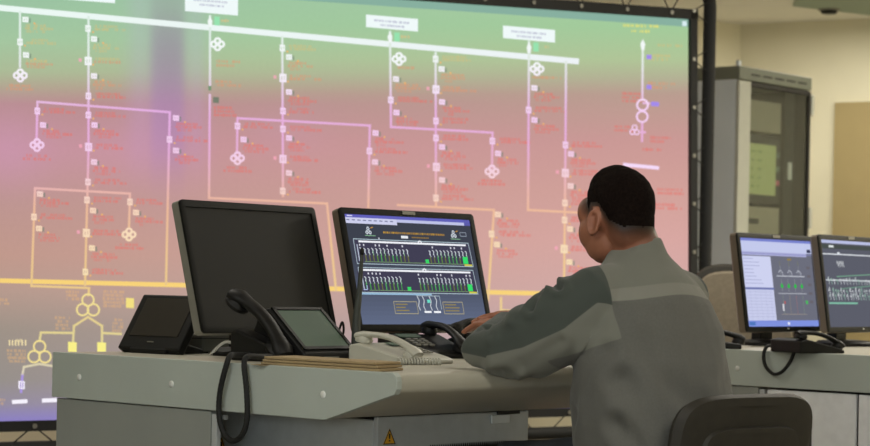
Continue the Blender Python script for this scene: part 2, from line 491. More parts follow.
for x, y in ((20.3, 75.5), (37, 145), (217.6, 44.2), (237.5, 158.2), (399, 59), (492, 171.5), (537, 69), (129, 234.5)):
    flower(x, y); part('load_symbol')
for x, y in ((20, 88), (37, 158), (237.5, 170), (492, 183), (129, 247)):
    text_row(x - 10, y - 2, 20); text_row(x - 13, y + 1.5, 27)
for x, y, n in ((214, 62, 2), (213, 82, 2), (212, 108, 3), (395, 68, 1), (530, 78, 1), (655, 46, 1), (646, 56, 2), (646, 84, 2), (620, 94, 3), (612, 127, 2), (648, 138, 2), (640, 150, 1), (655, 190, 2), (652, 205, 2)):
    for k in range(n): text_row(x + 3, y + k * 3.8, random.uniform(16, 28))
for x, y, w in ((624, 26.5, 36), (632, 31.5, 18)): text_row(x, y, w, 0.85, (236, 226, 120))
# arrows, green signal marks, blue marks, rings
for x, y in ((210, 20), (390, 35.5), (529, 46), (642.8, 43)):
    sy.poly([(x, y - 4), (x - 2.4, y + 1), (x - 1.4, y + 7), (x + 1.6, y + 7), (x + 2.4, y + 1)], sym_c, LAYER * 3); part('arrow_symbol')
for x, y in ((217, 21), (397, 37), (536, 47)):
    inner.rect(x, y, 5.5, 9, lambda a, c: (152, 226, 176), LAYER * 2)
    text_row(x + 5, y, 8, 0.7, (236, 190, 130))
for x, y in ((649, 57), (649, 87), (655, 104)):
    inner.rect(x, y, 8 if y > 100 else 5, 4.4, lambda a, c: (164, 140, 236), LAYER * 2)
inner.rect(216, 100, 6, 6, lambda a, c: (120, 128, 112), LAYER * 2)
inner.rect(209.8, 88, 3, 5, lambda a, c: (120, 150, 118), LAYER * 2)
sy.ring(642.5, 105, 5.4, 2, sym_c, LAYER * 3); part('winding_ring'); sy.ring(642.2, 116.6, 5.4, 2, sym_c, LAYER * 3); part('winding_ring')
for x, y in ((634.6, 127.5), (632.4, 132), (636.8, 132.2)): sy.ring(x, y, 2.4, 1.3, sym_c, LAYER * 3, 12); part('winding_ring')
for x, y in ((88, 300), (82.6, 309.6), (93.4, 309.8), (39.6, 346.5), (34, 356.6), (45, 356.8)):
    sy.ring(x, y, 5.8, 1.8, lambda a, c: (242, 222, 148), LAYER * 3); part('winding_ring')
for x, y in ((72.4, 347), (101.6, 347.4)): sy.rect(x, y, 8.6, 10, lambda a, c: (250, 240, 138), LAYER * 3); part()
sy.rect(130, 303, 8, 10, lambda a, c: (244, 224, 130), LAYER * 3); part()
sy.rect(21.6, 385, 6.4, 8, lambda a, c: (244, 238, 252), LAYER * 3); part(); sy.rect(55, 384.5, 5, 8, lambda a, c: (244, 238, 252), LAYER * 3); part()
inner.line([(20.6, 382), (20.6, 388)], 1, lambda a, c: (170, 150, 210), LAYER * 4); inner.line([(22.8, 382), (22.8, 388)], 1, lambda a, c: (170, 150, 210), LAYER * 4)
for x, y, n, w in ((67, 292, 3, 12), (104, 292, 5, 20), (56, 318, 4, 14), (113, 320, 4, 10), (8, 351, 3, 18), (-2, 300, 2, 10), (-3, 400, 2, 8), (10, 358, 2, 16), (515, 312, 3, 24), (520, 330, 3, 20)):
    for k in range(n): text_row(x, y + 3.6 * k, w, 0.6)
for k, x in enumerate((9.5, 12.5, 15.5, 18.6, 22.2, 25.6)):
    inner.line([(x, 340), (x, 345.6)], 1.5, lambda a, c: (238, 220, 170), LAYER * 3)
text_row(17, 340.8, 10, 0.8, (238, 220, 170))
inner.build('symbol_marks', M['ink'], scr, world=True)['kind'] = 'stuff'
txt.build('caption_rows', M['ink'], scr, world=True)['kind'] = 'stuff'
for q in ([(60, -6), (115, -2), (115, 3.2), (60, -1)], [(185, -6), (238, -0.5), (238, 15.6), (185, 11)],
          [(366, 14.5), (418, 19), (418, 31.6), (366, 27)], [(503, 25.5), (555, 30), (555, 42.6), (503, 38)]):
    lb = Ink(); lb.poly(q[::-1], lambda x, y: (240, 250, 250), LAYER * 3)
    lo = lb.build('label_box', M['ink'], scr, world=True)
    if q[0][1] > -6.5 and q[0][0] > 150:
        t_ = Ink(); save = txt; txt = t_
        n0 = q[0]
        def grey_row(x, y, w):
            x1 = x + w; k = 0
            while x < x1:
                cw = random.choice((1, 1.5, 2.2))
                t_.rect(x, y + 0.085 * (x - n0[0]), cw, 2.0, lambda a, c: random.choice(((196, 200, 216), (206, 210, 224), (186, 190, 208))), LAYER * 4)
                x += cw + random.choice((0.4, 0.8))
        grey_row(n0[0] + 9, n0[1] + 5, 34); grey_row(n0[0] + 15, n0[1] + 9.2, 24)
        t_.build('label_text', M['ink'], lo, world=False).parent = lo
        # text verts were built in world space: bring them into the screen's frame
        o = lo.children[0]
        inv = (Matrix.Translation(scr.location) @ scr.rotation_euler.to_matrix().to_4x4()).inverted()
        o.data.transform(inv)
        txt = save
# title strip at the top edge
ts = Ink()
for k in range(40):
    xa, xb = XL + (XR - XL) * k / 40, XL + (XR - XL) * (k + 1) / 40
    ts.poly([(xa, topy(xa)), (xa, topy(xa) + 7.5), (xb, topy(xb) + 7.5), (xb, topy(xb))], lambda x, y: (136, 176, 160), LAYER)
ts.rect(684.5, 23.6, 4.4, 5, lambda x, y: (216, 236, 240), LAYER * 2)
ts.build('title_strip', M['ink'], scr, world=True)

# border, pipe frame, eyelets, lacing (world coordinates on the screen plane)
def sl(px, py):      # local coordinates (x along screen, z) of a picture point on the screen plane
    p = SP(px, py); d = p - base
    return d.dot(E), p.z
tl, tr, br, bl = sl(XL, topy(XL)), sl(XR, topy(XR)), sl(XR, boty(XR)), sl(XL, boty(XL))
def edge_bar(name, a, c, inn, out):
    b = MB(); ax, az = a; cx, cz = c
    L = math.hypot(cx - ax, cz - az); ux, uz = (cx - ax) / L, (cz - az) / L; nx, nz = -uz, ux
    poly = [(ax - ux * out + nx * -inn, az - uz * out + nz * -inn), (cx + ux * out + nx * -inn, cz + uz * out + nz * -inn),
            (cx + ux * out + nx * out, cz + uz * out + nz * out), (ax - ux * out + nx * out, az - uz * out + nz * out)]
    b.prism(poly, lambda x, z: (x, -0.02, z), lambda x, z: (x, 0.012, z))
    return b.build(name, M['blackm'], scr)
edge_bar('top_border', tl, tr, 0.0, 0.047)
edge_bar('bottom_border', br, bl, 0.0, 0.04)
edge_bar('side_border', tr, br, 0.0, 0.042)
edge_bar('side_border', bl, tl, 0.0, 0.034)
PX, PTOP, PBOT, PLX = 0.092, 2.385, 0.287, bl[0] - 0.12
path = [(PX, 0, 0.0), (PX, 0, 0.6), (PX, 0, 1.2), (PX, 0, 1.8), (PX, 0, PTOP - 0.09)]
for k in range(1, 7):
    a = math.pi / 2 * k / 6
    path.append((PX - 0.09 + 0.09 * math.cos(a), 0, PTOP - 0.09 + 0.09 * math.sin(a)))
path += [(PX - 1.5, 0, PTOP + 0.05), (PLX + 0.14, 0, PTOP + 0.16), (PLX, 0, PTOP), (PLX, 0, 0.0)]
MB().tube(path, 0.031, 14).build('frame_pipe', M['blackm'], scr, smooth=50)
MB().tube([(PLX, 0, PBOT), (PX, 0, PBOT)], 0.028, 12).build('bottom_pipe', M['blackm'], scr, smooth=50)
for xx in (PX, PLX):
    bx('foot_plate', (xx - 0.09, -0.35, 0), (xx + 0.09, 0.35, 0.012), M['blackm'], scr)
ey = MB().lathe([(0.006, 0), (0.010, 0), (0.010, 0.004), (0.006, 0.004)], seg=10)
ey_obj = None
def eyelet(x, z):
    global ey_obj
    if ey_obj is None:
        ey_obj = ey.build('eyelet', M['silver'], scr, smooth=40); o = ey_obj
    else:
        o = ey_obj.copy(); COL.objects.link(o)
    o.rotation_euler = (math.pi / 2, 0, 0); o.location = (x, -0.021, z)
zr = [br[1] + 0.04 + k * (tr[1] - br[1]) / 8 for k in range(9)]
for k, z in enumerate(zr):
    x = tr[0] + 0.018 + (br[0] - tr[0]) * (tr[1] - z) / (tr[1] - br[1])
    eyelet(x, z)
    for dz in (0.06, -0.06):
        MB().tube([(x, -0.01, z), (PX - 0.005, -0.012, z + dz)], 0.003, 5).build('lacing_cord', M['blackm'], scr)
nt_ = 14
for k in range(nt_):
    x = tr[0] - 0.12 - k * 0.27
    z = tr[1] + (tl[1] - tr[1]) * (tr[0] - x) / (tr[0] - tl[0]) + 0.025
    eyelet(x, z)
    zp = PTOP + 0.05 * (PX - x) / 1.5
    for dx in (0.1, -0.1):
        MB().tube([(x, -0.01, z), (x + dx, -0.012, min(zp, PTOP + 0.1))], 0.003, 5).build('lacing_cord', M['blackm'], scr)
for k in range(16):
    x = br[0] - 0.15 - k * 0.29
    z = br[1] + (bl[1] - br[1]) * (br[0] - x) / (br[0] - bl[0]) - 0.02
    eyelet(x, z)
    for dx in (0.1, -0.1):
        MB().tube([(x, -0.01, z), (x + dx, -0.012, PBOT + 0.01)], 0.003, 5).build('lacing_cord', M['blackm'], scr)

# ------------------------------------------------------------------ consoles
ANG = math.atan2(1.056, 1.01)
D_ = V((math.cos(ANG), math.sin(ANG), 0)); VV = V((-D_.y, D_.x, 0))
B1 = V((-0.0846, 4.86, 0)); DEPTH, ZT, ZB, RE = 1.303, 0.75, 0.633, 0.236
def loc(t, v, z=0.0, B=B1): return B + D_ * t + VV * v + V((0, 0, z))
def profile(shrink=0.0):
    p = [(0.012, ZT), (0.003, ZT - 0.006), (0.0, ZT - 0.016), (0.0, ZT - 0.036), (0.006, ZT - 0.046), (RE, ZB), (DEPTH, ZB), (DEPTH, ZT)]
    return p
def warn_triangle(parent, mtx, s=0.042):
    b = MB(); h = s * 0.9
    b.prism([(-s/2, 0), (s/2, 0), (0, h)], lambda x, z: mtx @ V((x, 0, z)), lambda x, z: mtx @ V((x, -0.001, z)))
    t = b.build('warning_sticker', M['yellow'], parent); t['label'] = 'yellow triangular warning sticker'
    k = MB()
    for a, c in (((-s/2, 0), (s/2, 0)), ((s/2, 0), (0, h)), ((0, h), (-s/2, 0))):
        cx_, cz_ = 0, h / 3
        i0 = (a[0] * .84, cz_ + (a[1] - cz_) * .84); i1 = (c[0] * .84, cz_ + (c[1] - cz_) * .84)
        k.prism([a, c, i1, i0], lambda x, z: mtx @ V((x, -0.001, z)), lambda x, z: mtx @ V((x, -0.0016, z)))
    k.prism([(-0.002, h * .34), (0.002, h * .34), (0.003, h * .68), (-0.003, h * .68)], lambda x, z: mtx @ V((x, -0.001, z)), lambda x, z: mtx @ V((x, -0.0016, z)))
    k.prism([(-0.0025, h * .18), (0.0025, h * .18), (0.0025, h * .27), (-0.0025, h * .27)], lambda x, z: mtx @ V((x, -0.001, z)), lambda x, z: mtx @ V((x, -0.0016, z)))
    k.build('warning_mark', M['dark'], t)
def console(B, label, side_mat, inset=0.19, pv=0.65):
    c = thing('control_console', (B.x, B.y, 0), ANG, label, 'control console')
    pr = profile()
    tend = lambda v: 1.22 + v * 0.82
    MB().prism(pr, lambda v, z: (0.018, v, z), lambda v, z: (tend(v), v, z)).build('worktop', M['top'], c, smooth=50)
    ep = [(0.010, ZT + 0.001), (-0.001, ZT - 0.008), (-0.003, ZT - 0.018), (-0.003, ZT - 0.036), (0.006, ZT - 0.049), (RE - 0.002, ZB - 0.003), (DEPTH + 0.003, ZB - 0.003), (DEPTH + 0.003, ZT + 0.001)]
    e_ = MB().prism(ep, lambda v, z: (0.0, v, z), lambda v, z: (0.0175, v, z)).build('end_panel', M['panel'], c, bevel=0.0015)
    for v in (0.24, 0.80, 1.185):
        o = MB().lathe([(0.001, 0.003), (0.006, 0.0028), (0.0085, 0.0015), (0.009, 0.0)], seg=14).build('screw_cap', M['cap'], e_, smooth=50)
        o.rotation_euler = (0, -math.pi / 2, 0); o.location = (0.0, v, 0.688 if v > 0.5 else 0.69)
    # rear pedestal, flush with the end panel
    bx('rear_side_panel', (0.006, pv + 0.002, 0.02), (0.024, DEPTH - 0.012, ZB - 0.006), M['lower'], c)
    bx('rear_carcass', (0.026, 0.90, 0.02), (0.62, DEPTH - 0.03, ZB - 0.004), M['lower'], c)
    bx('corner_post', (0.006, pv - 0.022, 0.02), (0.02, pv - 0.002, ZB - 0.012), M['alu'], c)
    bx('toe_kick', (0.03, 0.28, 0.0), (0.7, DEPTH - 0.06, 0.02), M['dark'], c)
    # front rack pedestal, set back under the worktop
    bx('rack_body', (inset + 0.014, 0.262, 0.02), (0.735, 0.655, 0.626), M['dark'], c)
    if inset < 0.1: bx('rack_side_panel', (inset, 0.262, 0.025), (inset + 0.013, 0.328, 0.622), side_mat, c, 0.003)
    r = bx('rack_side_panel', (inset, 0.262 if inset > 0.1 else 0.338, 0.025), (inset + 0.013, pv - 0.03 if inset < 0.1 else 0.88, 0.622), side_mat, c, 0.003)
    bx('mesh_window', (inset - 0.0015, pv - 0.21, 0.12), (inset + 0.0005, pv - 0.09, 0.53), M['dark'], r)
    bx('rail', (0.03, pv - 0.02, 0.606), (0.045, pv + 0.01, 0.618), M['alu'], c)
    f = bx('rack_front', (inset, 0.247, 0.025), (0.744, 0.261, 0.630), M['alu'], c, 0.003)
    vent = MB().box((0.37, 0.2455, 0.05), (0.66, 0.2475, 0.546)); vo = vent.build('vent_panel', M['dark'], f)
    tooth = None
    for k in range(36):
        x0 = 0.372 + k * 0.008
        if tooth is None:
            tooth = MB().prism([(0, 0), (0.006, 0), (0.003, 0.010)], lambda x, z: (x, 0.245, z), lambda x, z: (x, 0.2474, z)).build('vent_tooth', M['dark'], f); tooth.location = (x0, 0, 0.546)
        else:
            t2 = tooth.copy(); COL.objects.link(t2); t2.location = (x0, 0, 0.546)
    h = bx('latch', (0.596, 0.240, 0.600), (0.664, 0.247, 0.622), M['cap'], f)
    bx('latch_slot', (0.62, 0.243, 0.623), (0.705, 0.2475, 0.631), M['dark'], f, 0)
    warn_triangle(c, Matrix.Translation((inset + 0.040, 0.2465, 0.563)))
    if inset > 0.1: warn_triangle(c, Matrix.Translation((inset - 0.0005, 0.822, 0.507)) @ Matrix.Rotation(-math.pi / 2, 4, 'Z'))
    return c
console(B1, 'pale grey control console in front, with seated man leaning on it', M['alu'])
B2 = V((1.61, 6.69, 0))
console(B2, 'farther grey control console on the right, behind the man', M['steel_light'], 0.012, 0.715)

# ------------------------------------------------------------------ monitors
LCDW, LCDH = 0.518, 0.324
class Lcd(MB):
    """flat picture in screen units, u 0..1 to the right, w 0..1 downwards"""
    lay = 0.0006
    def r(s, u0, w0, u1, w1, c, lay=1):
        P = lambda u, w: V(((u - 0.5) * LCDW, -s.lay * lay, (0.5 - w) * LCDH))
        n = len(s.v); s.v += [P(u0, w0), P(u0, w1), P(u1, w1), P(u1, w0)]; s.f.append((n, n + 1, n + 2, n + 3)); s.c += [srgb(c)] * 4
    def l(s, pts, t, c, lay=2):
        for (a, b_), (c0, d) in zip(pts, pts[1:]):
            x0, y0, x1, y1 = a * 1.6, b_, c0 * 1.6, d
            L = math.hypot(x1 - x0, y1 - y0) or 1e-6
            nx, ny = -(y1 - y0) / L * t / 2, (x1 - x0) / L * t / 2
            P = lambda x, y: V(((x / 1.6 - 0.5) * LCDW, -s.lay * lay, (0.5 - y) * LCDH))
            n = len(s.v); s.v += [P(x0 + nx, y0 + ny), P(x1 + nx, y1 + ny), P(x1 - nx, y1 - ny), P(x0 - nx, y0 - ny)]
            s.f.append((n + 3, n + 2, n + 1, n)); s.c += [srgb(c)] * 4
def monitor(lb_world, zb, ang, tilt, label, shell, content=None, lean=0.0, group='desk monitors'):
    W, H, T = 0.556, 0.362, 0.03
    d = V((math.cos(ang), math.sin(ang), 0)); nv = V((-d.y, d.x, 0))
    mid = V((lb_world[0], lb_world[1], 0)) + d * (W / 2)
    m = thing('desk_monitor', (mid.x, mid.y, ZT), ang, label, 'monitor', group)
    R = Matrix.Translation((0, 0, zb - ZT)) @ Matrix.Rotation(lean, 4, 'Y') @ Matrix.Rotation(-tilt, 4, 'X') @ Matrix.Translation((0, 0, H / 2))
    def put(mb, name, mt, par, bevel=0.0, smooth=None):
        o = mb.build(name, mt, par, bevel=bevel, smooth=smooth)
        o.data.transform(R); return o
    def rr(w, h, rad, n=5):
        pts = []
        for cx_, cz_, a0 in ((w/2 - rad, h/2 - rad, 0), (-w/2 + rad, h/2 - rad, 90), (-w/2 + rad, -h/2 + rad, 180), (w/2 - rad, -h/2 + rad, 270)):
            for k in range(n + 1):
                a = math.radians(a0 + 90 * k / n); pts.append((cx_ + rad * math.cos(a), cz_ + rad * math.sin(a)))
        return pts
    # back shell, bezel ring, panel
    o1 = rr(W, H, 0.012); rings = []
    for y, k in ((0.006, 1.0), (T, 1.0), (T + 0.012, 0.94), (T + 0.03, 0.62), (T + 0.034, 0.5)):
        rings.append([V((x * k, y, z * k)) for x, z in o1])
    put(MB().loft(rings), 'back_shell', shell, m, smooth=40)
    outer, inn = rr(W, H, 0.012), rr(LCDW, LCDH, 0.002)
    bz = MB(); n = len(outer)
    rg = [[V((x, 0.006, z)) for x, z in outer], [V((x, 0.0, z)) for x, z in outer], [V((x, -0.001, z)) for x, z in rr(W - 0.006, H - 0.006, 0.010)],
          [V((x, -0.001, z)) for x, z in inn], [V((x, 0.004, z)) for x, z in inn], [V((x, 0.006, z)) for x, z in inn]]
    bz.loft(rg, closed=True)
    put(bz, 'bezel', M['bezel'], m, smooth=30)
    pn = MB().box((-LCDW/2, 0.003, -LCDH/2), (LCDW/2, 0.006, LCDH/2))
    s_ = put(pn, 'screen', M['off'], m)
    if content:
        L = Lcd(); content(L)
        for i in range(len(L.v)): L.v[i].y += 0.0028
        put(L, 'display_picture', M['lcd'], s_)
        put(MB().box((-0.026, -0.003, H/2 - 0.013), (0.026, -0.001, H/2 - 0.003)), 'maker_plate', M['silver'], m)
        ar = MB(); ar.prism([(0.012, -H/2 + 0.008), (0.03, -H/2 + 0.011), (0.012, -H/2 + 0.015), (0.017, -H/2 + 0.011)], lambda x, z: (x, -0.003, z), lambda x, z: (x, -0.001, z))
        put(ar, 'white_mark', M['cap'], m)
    # stand
    st = MB(); hz = zb - ZT + 0.16
    st.loft([[V((sx * 0.045, 0.10 + sy * 0.02, 0.02)) for sx, sy in ((-1, -1), (1, -1), (1, 1), (-1, 1))],
             [V((sx * 0.04, 0.10 + sy * 0.02, hz)) for sx, sy in ((-1, -1), (1, -1), (1, 1), (-1, 1))],
             [V((sx * 0.04, 0.085 + sy * 0.02, hz + 0.03)) for sx, sy in ((-1, -1), (1, -1), (1, 1), (-1, 1))]])
    st.build('stand_neck', M['black'], m, bevel=0.004)
    bs = MB(); ring = lambda k, z: [V((0.13 * k * math.cos(q), 0.07 + 0.1 * k * math.sin(q), z)) for q in [2 * math.pi * j / 28 for j in range(28)]]
    bs.loft([ring(1, 0.0), ring(1, 0.012), ring(0.9, 0.02), ring(0.4, 0.024)])
    bs.build('stand_base', M['black'], m, smooth=35)
    return m

def grid_picture(L):
    bgt, bgb = (62, 66, 78), (96, 106, 132)
    for k in range(24):
        L.r(0, k / 24, 1, (k + 1) / 24, lerp(bgt, bgb, max(0, (k - 8) / 15.0)), 0)
    L.r(0, 0, 1, 0.028, (98, 98, 186)); L.r(0, 0.028, 0.40, 0.082, (206, 208, 236)); L.r(0.40, 0.028, 0.95, 0.056, (190, 194, 230)); L.r(0.95, 0, 1, 0.056, (92, 92, 170))
    for k in range(9): L.r(0.01 + k * .042, 0.046, 0.035 + k * .042, 0.056, (120, 124, 160), 2)
    L.r(0.02, 0.008, 0.06, 0.018, (220, 220, 240), 2)
    for k in range(34): L.r(0.28 + k * .0145, 0.145, 0.28 + k * .0145 + .011, 0.163, random.choice(((190, 150, 60), (170, 130, 60), (150, 120, 70))))
    for k in range(10): L.r(0.50 + k * .014, 0.185, 0.50 + k * .014 + .010, 0.197, (150, 118, 60))
    L.r(0.415, 0.178, 0.47, 0.203, (232, 234, 238)); L.r(0.235, 0.205, 0.243, 0.218, (220, 224, 236))
    for ox in (0.165, 0.845):
        for dx, dy in ((0, 0), (-.012, .035), (.012, .035)): 
            L.l([(ox + dx - .01, .125 + dy), (ox + dx, .108 + dy), (ox + dx + .01, .125 + dy), (ox + dx, .142 + dy), (ox + dx - .01, .125 + dy)], .009, (214, 222, 232))
        L.l([(ox + .02, .12), (ox + .04, .11)], .008, (200, 150, 60)); L.l([(ox - .03, .19), (ox + .05, .19)], .006, (140, 190, 150))
    L.l([(.90, .125), (.95, .125), (.95, .16), (.90, .16), (.90, .125)], .006, (150, 160, 175))
    def block(y0, gap, sq):
        L.r(.03, y0, .97, y0 + .225, (66, 64, 84), 1)
        L.l([(.04, y0 + .225), (.04, y0), (.955, y0), (.965, y0 + .225), (.04, y0 + .225)], .007, (176, 196, 206))
        L.l([(.075, y0 + .022), (.93, y0 + .022)], .017, (240, 242, 248), 3)
        L.l([(.54, y0 + .012), (.555, y0 - .004), (.57, y0 + .012)], .012, (240, 242, 248), 3)
        L.l([(.06, y0 + .05), (.06, y0 + .20)], .01, (196, 206, 226), 3); L.l([(.055, y0 + .2), (.085, y0 + .2), (.085, y0 + .16)], .008, (180, 190, 236), 3)
        x = .075
        while x < .925:
            if not (gap[0] < x < gap[1]):
                w = random.uniform(.0, .012)
                L.l([(x, y0 + .075 + w), (x + .012, y0 + .093), (x + .004, y0 + .125)], .008, (220, 226, 236), 3)
                L.l([(x + .006, y0 + .10), (x + .012, y0 + .145)], .007, random.choice(((200, 210, 220), (150, 200, 160))), 3)
                L.l([(x + .008, y0 + .14), (x + .009, y0 + .20)], .012, random.choice(((70, 150, 80), (96, 140, 60), (110, 116, 60), (80, 168, 90))), 2)
                if random.random() < .35: L.r(x, y0 + .045, x + .01, y0 + .062, (214, 214, 226), 3)
            x += .030
        L.l([(.1, y0 + .205), (.93, y0 + .205)], .006, (120, 150, 110), 2)
        for s in sq: L.r(s, y0 + .17, s + .028, y0 + .205, (60, 214, 104), 4)
        L.r(.885, y0 + .135, .925, y0 + .20, (56, 220, 108), 4); L.r(.89, y0 + .205, .955, y0 + .222, (206, 200, 80), 4)
    block(.225, (.45, .60), (.575,)); block(.485, (.37, .48), (.395,))
    L.r(.03, .715, .58, .73, (150, 186, 214), 3)
    for x0, x1 in ((.27, .45), (.66, .82)):
        L.l([(x0, .79), (x1, .79), (x1, .90), (x0, .90), (x0, .79)], .007, (168, 160, 132), 2)
        for k in range(3): L.r(x0 + .012, .81 + k * .028, x0 + random.uniform(.07, .13), .82 + k * .028, (150, 134, 80), 2)
    for dx in (.46, .50, .555, .60):
        L.l([(dx, .735), (dx + .012, .78), (dx, .83), (dx + .01, .87)], .009, (206, 212, 220), 3)
    L.r(.535, .77, .56, .80, (110, 220, 200), 3); L.r(.50, .875, .555, .893, (244, 246, 250), 3); L.r(.575, .875, .63, .893, (244, 246, 250), 3)
    L.l([(.455, .735), (.64, .735), (.64, .86)], .006, (170, 186, 196), 3)
def split_picture(L):
    L.r(0, 0, 1, 1, (108, 110, 124), 0)
    L.r(0, 0, 1, .03, (120, 130, 205)); L.r(0, .03, 1, .15, (196, 202, 236)); L.r(0, .15, .92, .19, (170, 172, 214)); L.r(.0, .165, 1, .172, (130, 134, 190), 2)
    L.r(.93, .10, .985, .14, (60, 62, 90), 2)
    L.r(0, .20, .40, .555, (206, 210, 240)); L.r(0, .555, .41, .58, (116, 124, 176)); L.r(0, .58, .40, .93, (200, 204, 234))
    for k in range(8): L.r(.02, .225 + k * .04, random.uniform(.12, .34), .235 + k * .04, (176, 180, 216), 2)
    for k in range(9): L.r(.02, .605 + k * .035, .38, .609 + k * .035, (168, 172, 210), 2)
    for k in range(5): L.r(.07 + k * .07, .59, .073 + k * .07, .92, (172, 176, 214), 2)
    L.r(0, .93, 1, 1, (128, 146, 222), 1); L.r(.02, .945, .10, .985, (80, 120, 190), 2); L.r(.55, .95, .58, .98, (230, 234, 250), 2)
    for k in range(3):
        x = .52 + k * .13
        L.l([(x, .24), (x, .30)], .012, (120, 124, 96), 2); L.l([(x - .03, .38), (x, .35), (x + .03, .38), (x + .03, .42)], .010, (190, 194, 206), 2)
        L.l([(x, .30), (x, .42)], .006, (150, 156, 160), 2)
    L.l([(.46, .42), (.86, .42)], .010, (196, 200, 210), 2); L.l([(.46, .62), (.86, .62)], .008, (186, 190, 200), 2)
    for k in range(4):
        x = .52 + k * .095
        L.l([(x - .014, .545), (x + .014, .545), (x, .51), (x - .014, .545)], .02, (40, 190, 70), 3)
        L.l([(x, .45), (x, .60)], .006, (150, 160, 160), 2)
        L.l([(x, .64), (x, .86)], .006, random.choice(((170, 110, 110), (130, 150, 130), (150, 140, 120))), 2)
    L.r(.50, .74, .52, .82, (220, 220, 226), 3); L.r(.53, .71, .545, .74, (200, 80, 80), 3); L.r(.84, .70, .87, .74, (70, 190, 90), 3)
    L.r(.63, .215, .69, .235, (150, 130, 70), 2); L.l([(.48, .86), (.84, .86)], .006, (160, 150, 140), 2)
    for k in range(5): L.r(.90, .3 + k * .1, .95, .33 + k * .1, (104, 100, 108), 2)
def rows_picture(L):
    L.r(0, 0, 1, 1, (92, 94, 106), 0)
    L.r(0, 0, 1, .035, (186, 192, 226)); L.r(0, .05, 1, .10, (74, 80, 78)); L.r(.12, .06, .2, .085, (220, 226, 226), 2)
    L.r(.0, .155, 1, .168, (220, 224, 230), 2); L.r(.25, .135, .29, .155, (220, 224, 230), 2)
    for k in range(4): L.l([(.22 + k * .03, .27 + .02 * (k % 2)), (.235 + k * .03, .24), (.25 + k * .03, .31)], .012, (206, 210, 214), 2)
    L.r(.02, .455, 1, .467, (216, 222, 226), 2); L.l([(.2, .42), (1, .37)], .012, (116, 160, 136), 1); L.l([(.25, .56), (1, .50)], .012, (110, 150, 130), 1)
    for y in (.44, .56, .62):
        x = .04
        while x < .98:
            L.l([(x, y + .03), (x + .02, y + random.uniform(-.02, .02)), (x + .025, y + .07)], .012, random.choice(((212, 216, 220), (190, 200, 200), (150, 186, 170))), 3)
            x += random.uniform(.035, .06)
    L.r(.03, .715, .5, .735, (130, 190, 166), 2)
monitor((-0.602, 5.56), 0.815, math.radians(53.5), math.radians(15), 'switched-off black monitor beside the small touch display', M['silver'], lean=0.0)
monitor((-0.212, 6.0), 0.818, math.radians(45.5), math.radians(15), 'lit monitor directly before the man, showing white and green grid schematic', M['brown_shell'], grid_picture)
monitor((1.122, 7.66), 0.803, math.radians(51), math.radians(8), 'lit monitor with white list pane and blue taskbar on far console', M['brown_shell'], split_picture)
monitor((1.438, 7.78), 0.805, math.radians(54), math.radians(8), 'rightmost lit monitor, grey schematic with white rows, cut by frame edge', M['brown_shell'], rows_picture)

# ------------------------------------------------------------------ things on the consoles
def rot_about(z): return Matrix.Rotation(z, 4, 'Z')
def bez(pts, n=8):
    """smooth path through points (Catmull-Rom)"""
    pts = [V(p) for p in pts]; out = []
    P = [pts[0]] + pts + [pts[-1]]
    for i in range(1, len(P) - 2):
        for k in range(n):
            t = k / n; a, b_, c, d = P[i-1], P[i], P[i+1], P[i+2]
            out.append(0.5 * ((2 * b_) + (c - a) * t + (2 * a - 5 * b_ + 4 * c - d) * t * t + (3 * b_ - a - 3 * c + d) * t ** 3))
    out.append(pts[-1]); return out
# small touch display at the console's far left corner
p = at(147, 350, 5.80); 
td = thing('touch_display', (p.x, p.y, ZT), math.radians(-38), 'small black touch display on low foot at left end of front console', 'touch display')
R = Matrix.Translation((0, 0, 0.012)) @ Matrix.Rotation(math.radians(-33), 4, 'X')
def tput(mb, name, m, par, bevel=0.0):
    o = mb.build(name, m, par, bevel=bevel); o.data.transform(R); return o
tput(MB().box((-0.118, 0, 0), (0.118, 0.028, 0.178)), 'housing', M['black'], td, 0.006)
sc_ = tput(MB().box((-0.092, -0.0015, 0.042), (0.092, 0.002, 0.164)), 'glass', M['offb'], td)
tput(MB().box((-0.012, -0.0015, 0.022), (0.012, 0.001, 0.0245)), 'maker_mark', M['silver'], td)
MB().prism([(0.0, 0.0), (0.15, 0.0), (0.15, 0.012), (0.075, 0.03), (0.06, 0.10), (0.035, 0.06), (0.0, 0.012)], lambda y, z: (-0.07, y, z), lambda y, z: (0.07, y, z)).build('foot', M['black'], td, bevel=0.004)
# grey equipment box behind the dark monitor
p = loc(0.46, 1.19)
gb = thing('equipment_box', (p.x, p.y, ZT), ANG, 'low grey box on front console behind the switched-off monitor', 'equipment box')
bx('case', (-0.10, -0.08, 0.004), (0.10, 0.08, 0.052), M['greybox'], gb, 0.006)
for sx in (-0.08, 0.08):
    for sy in (-0.06, 0.06): bx('rubber_foot', (sx - 0.01, sy - 0.01, 0), (sx + 0.01, sy + 0.01, 0.005), M['dark'], gb, 0)
bx('lid_seam', (-0.1005, -0.0805, 0.040), (0.1005, 0.0805, 0.042), M['dark'], gb, 0)

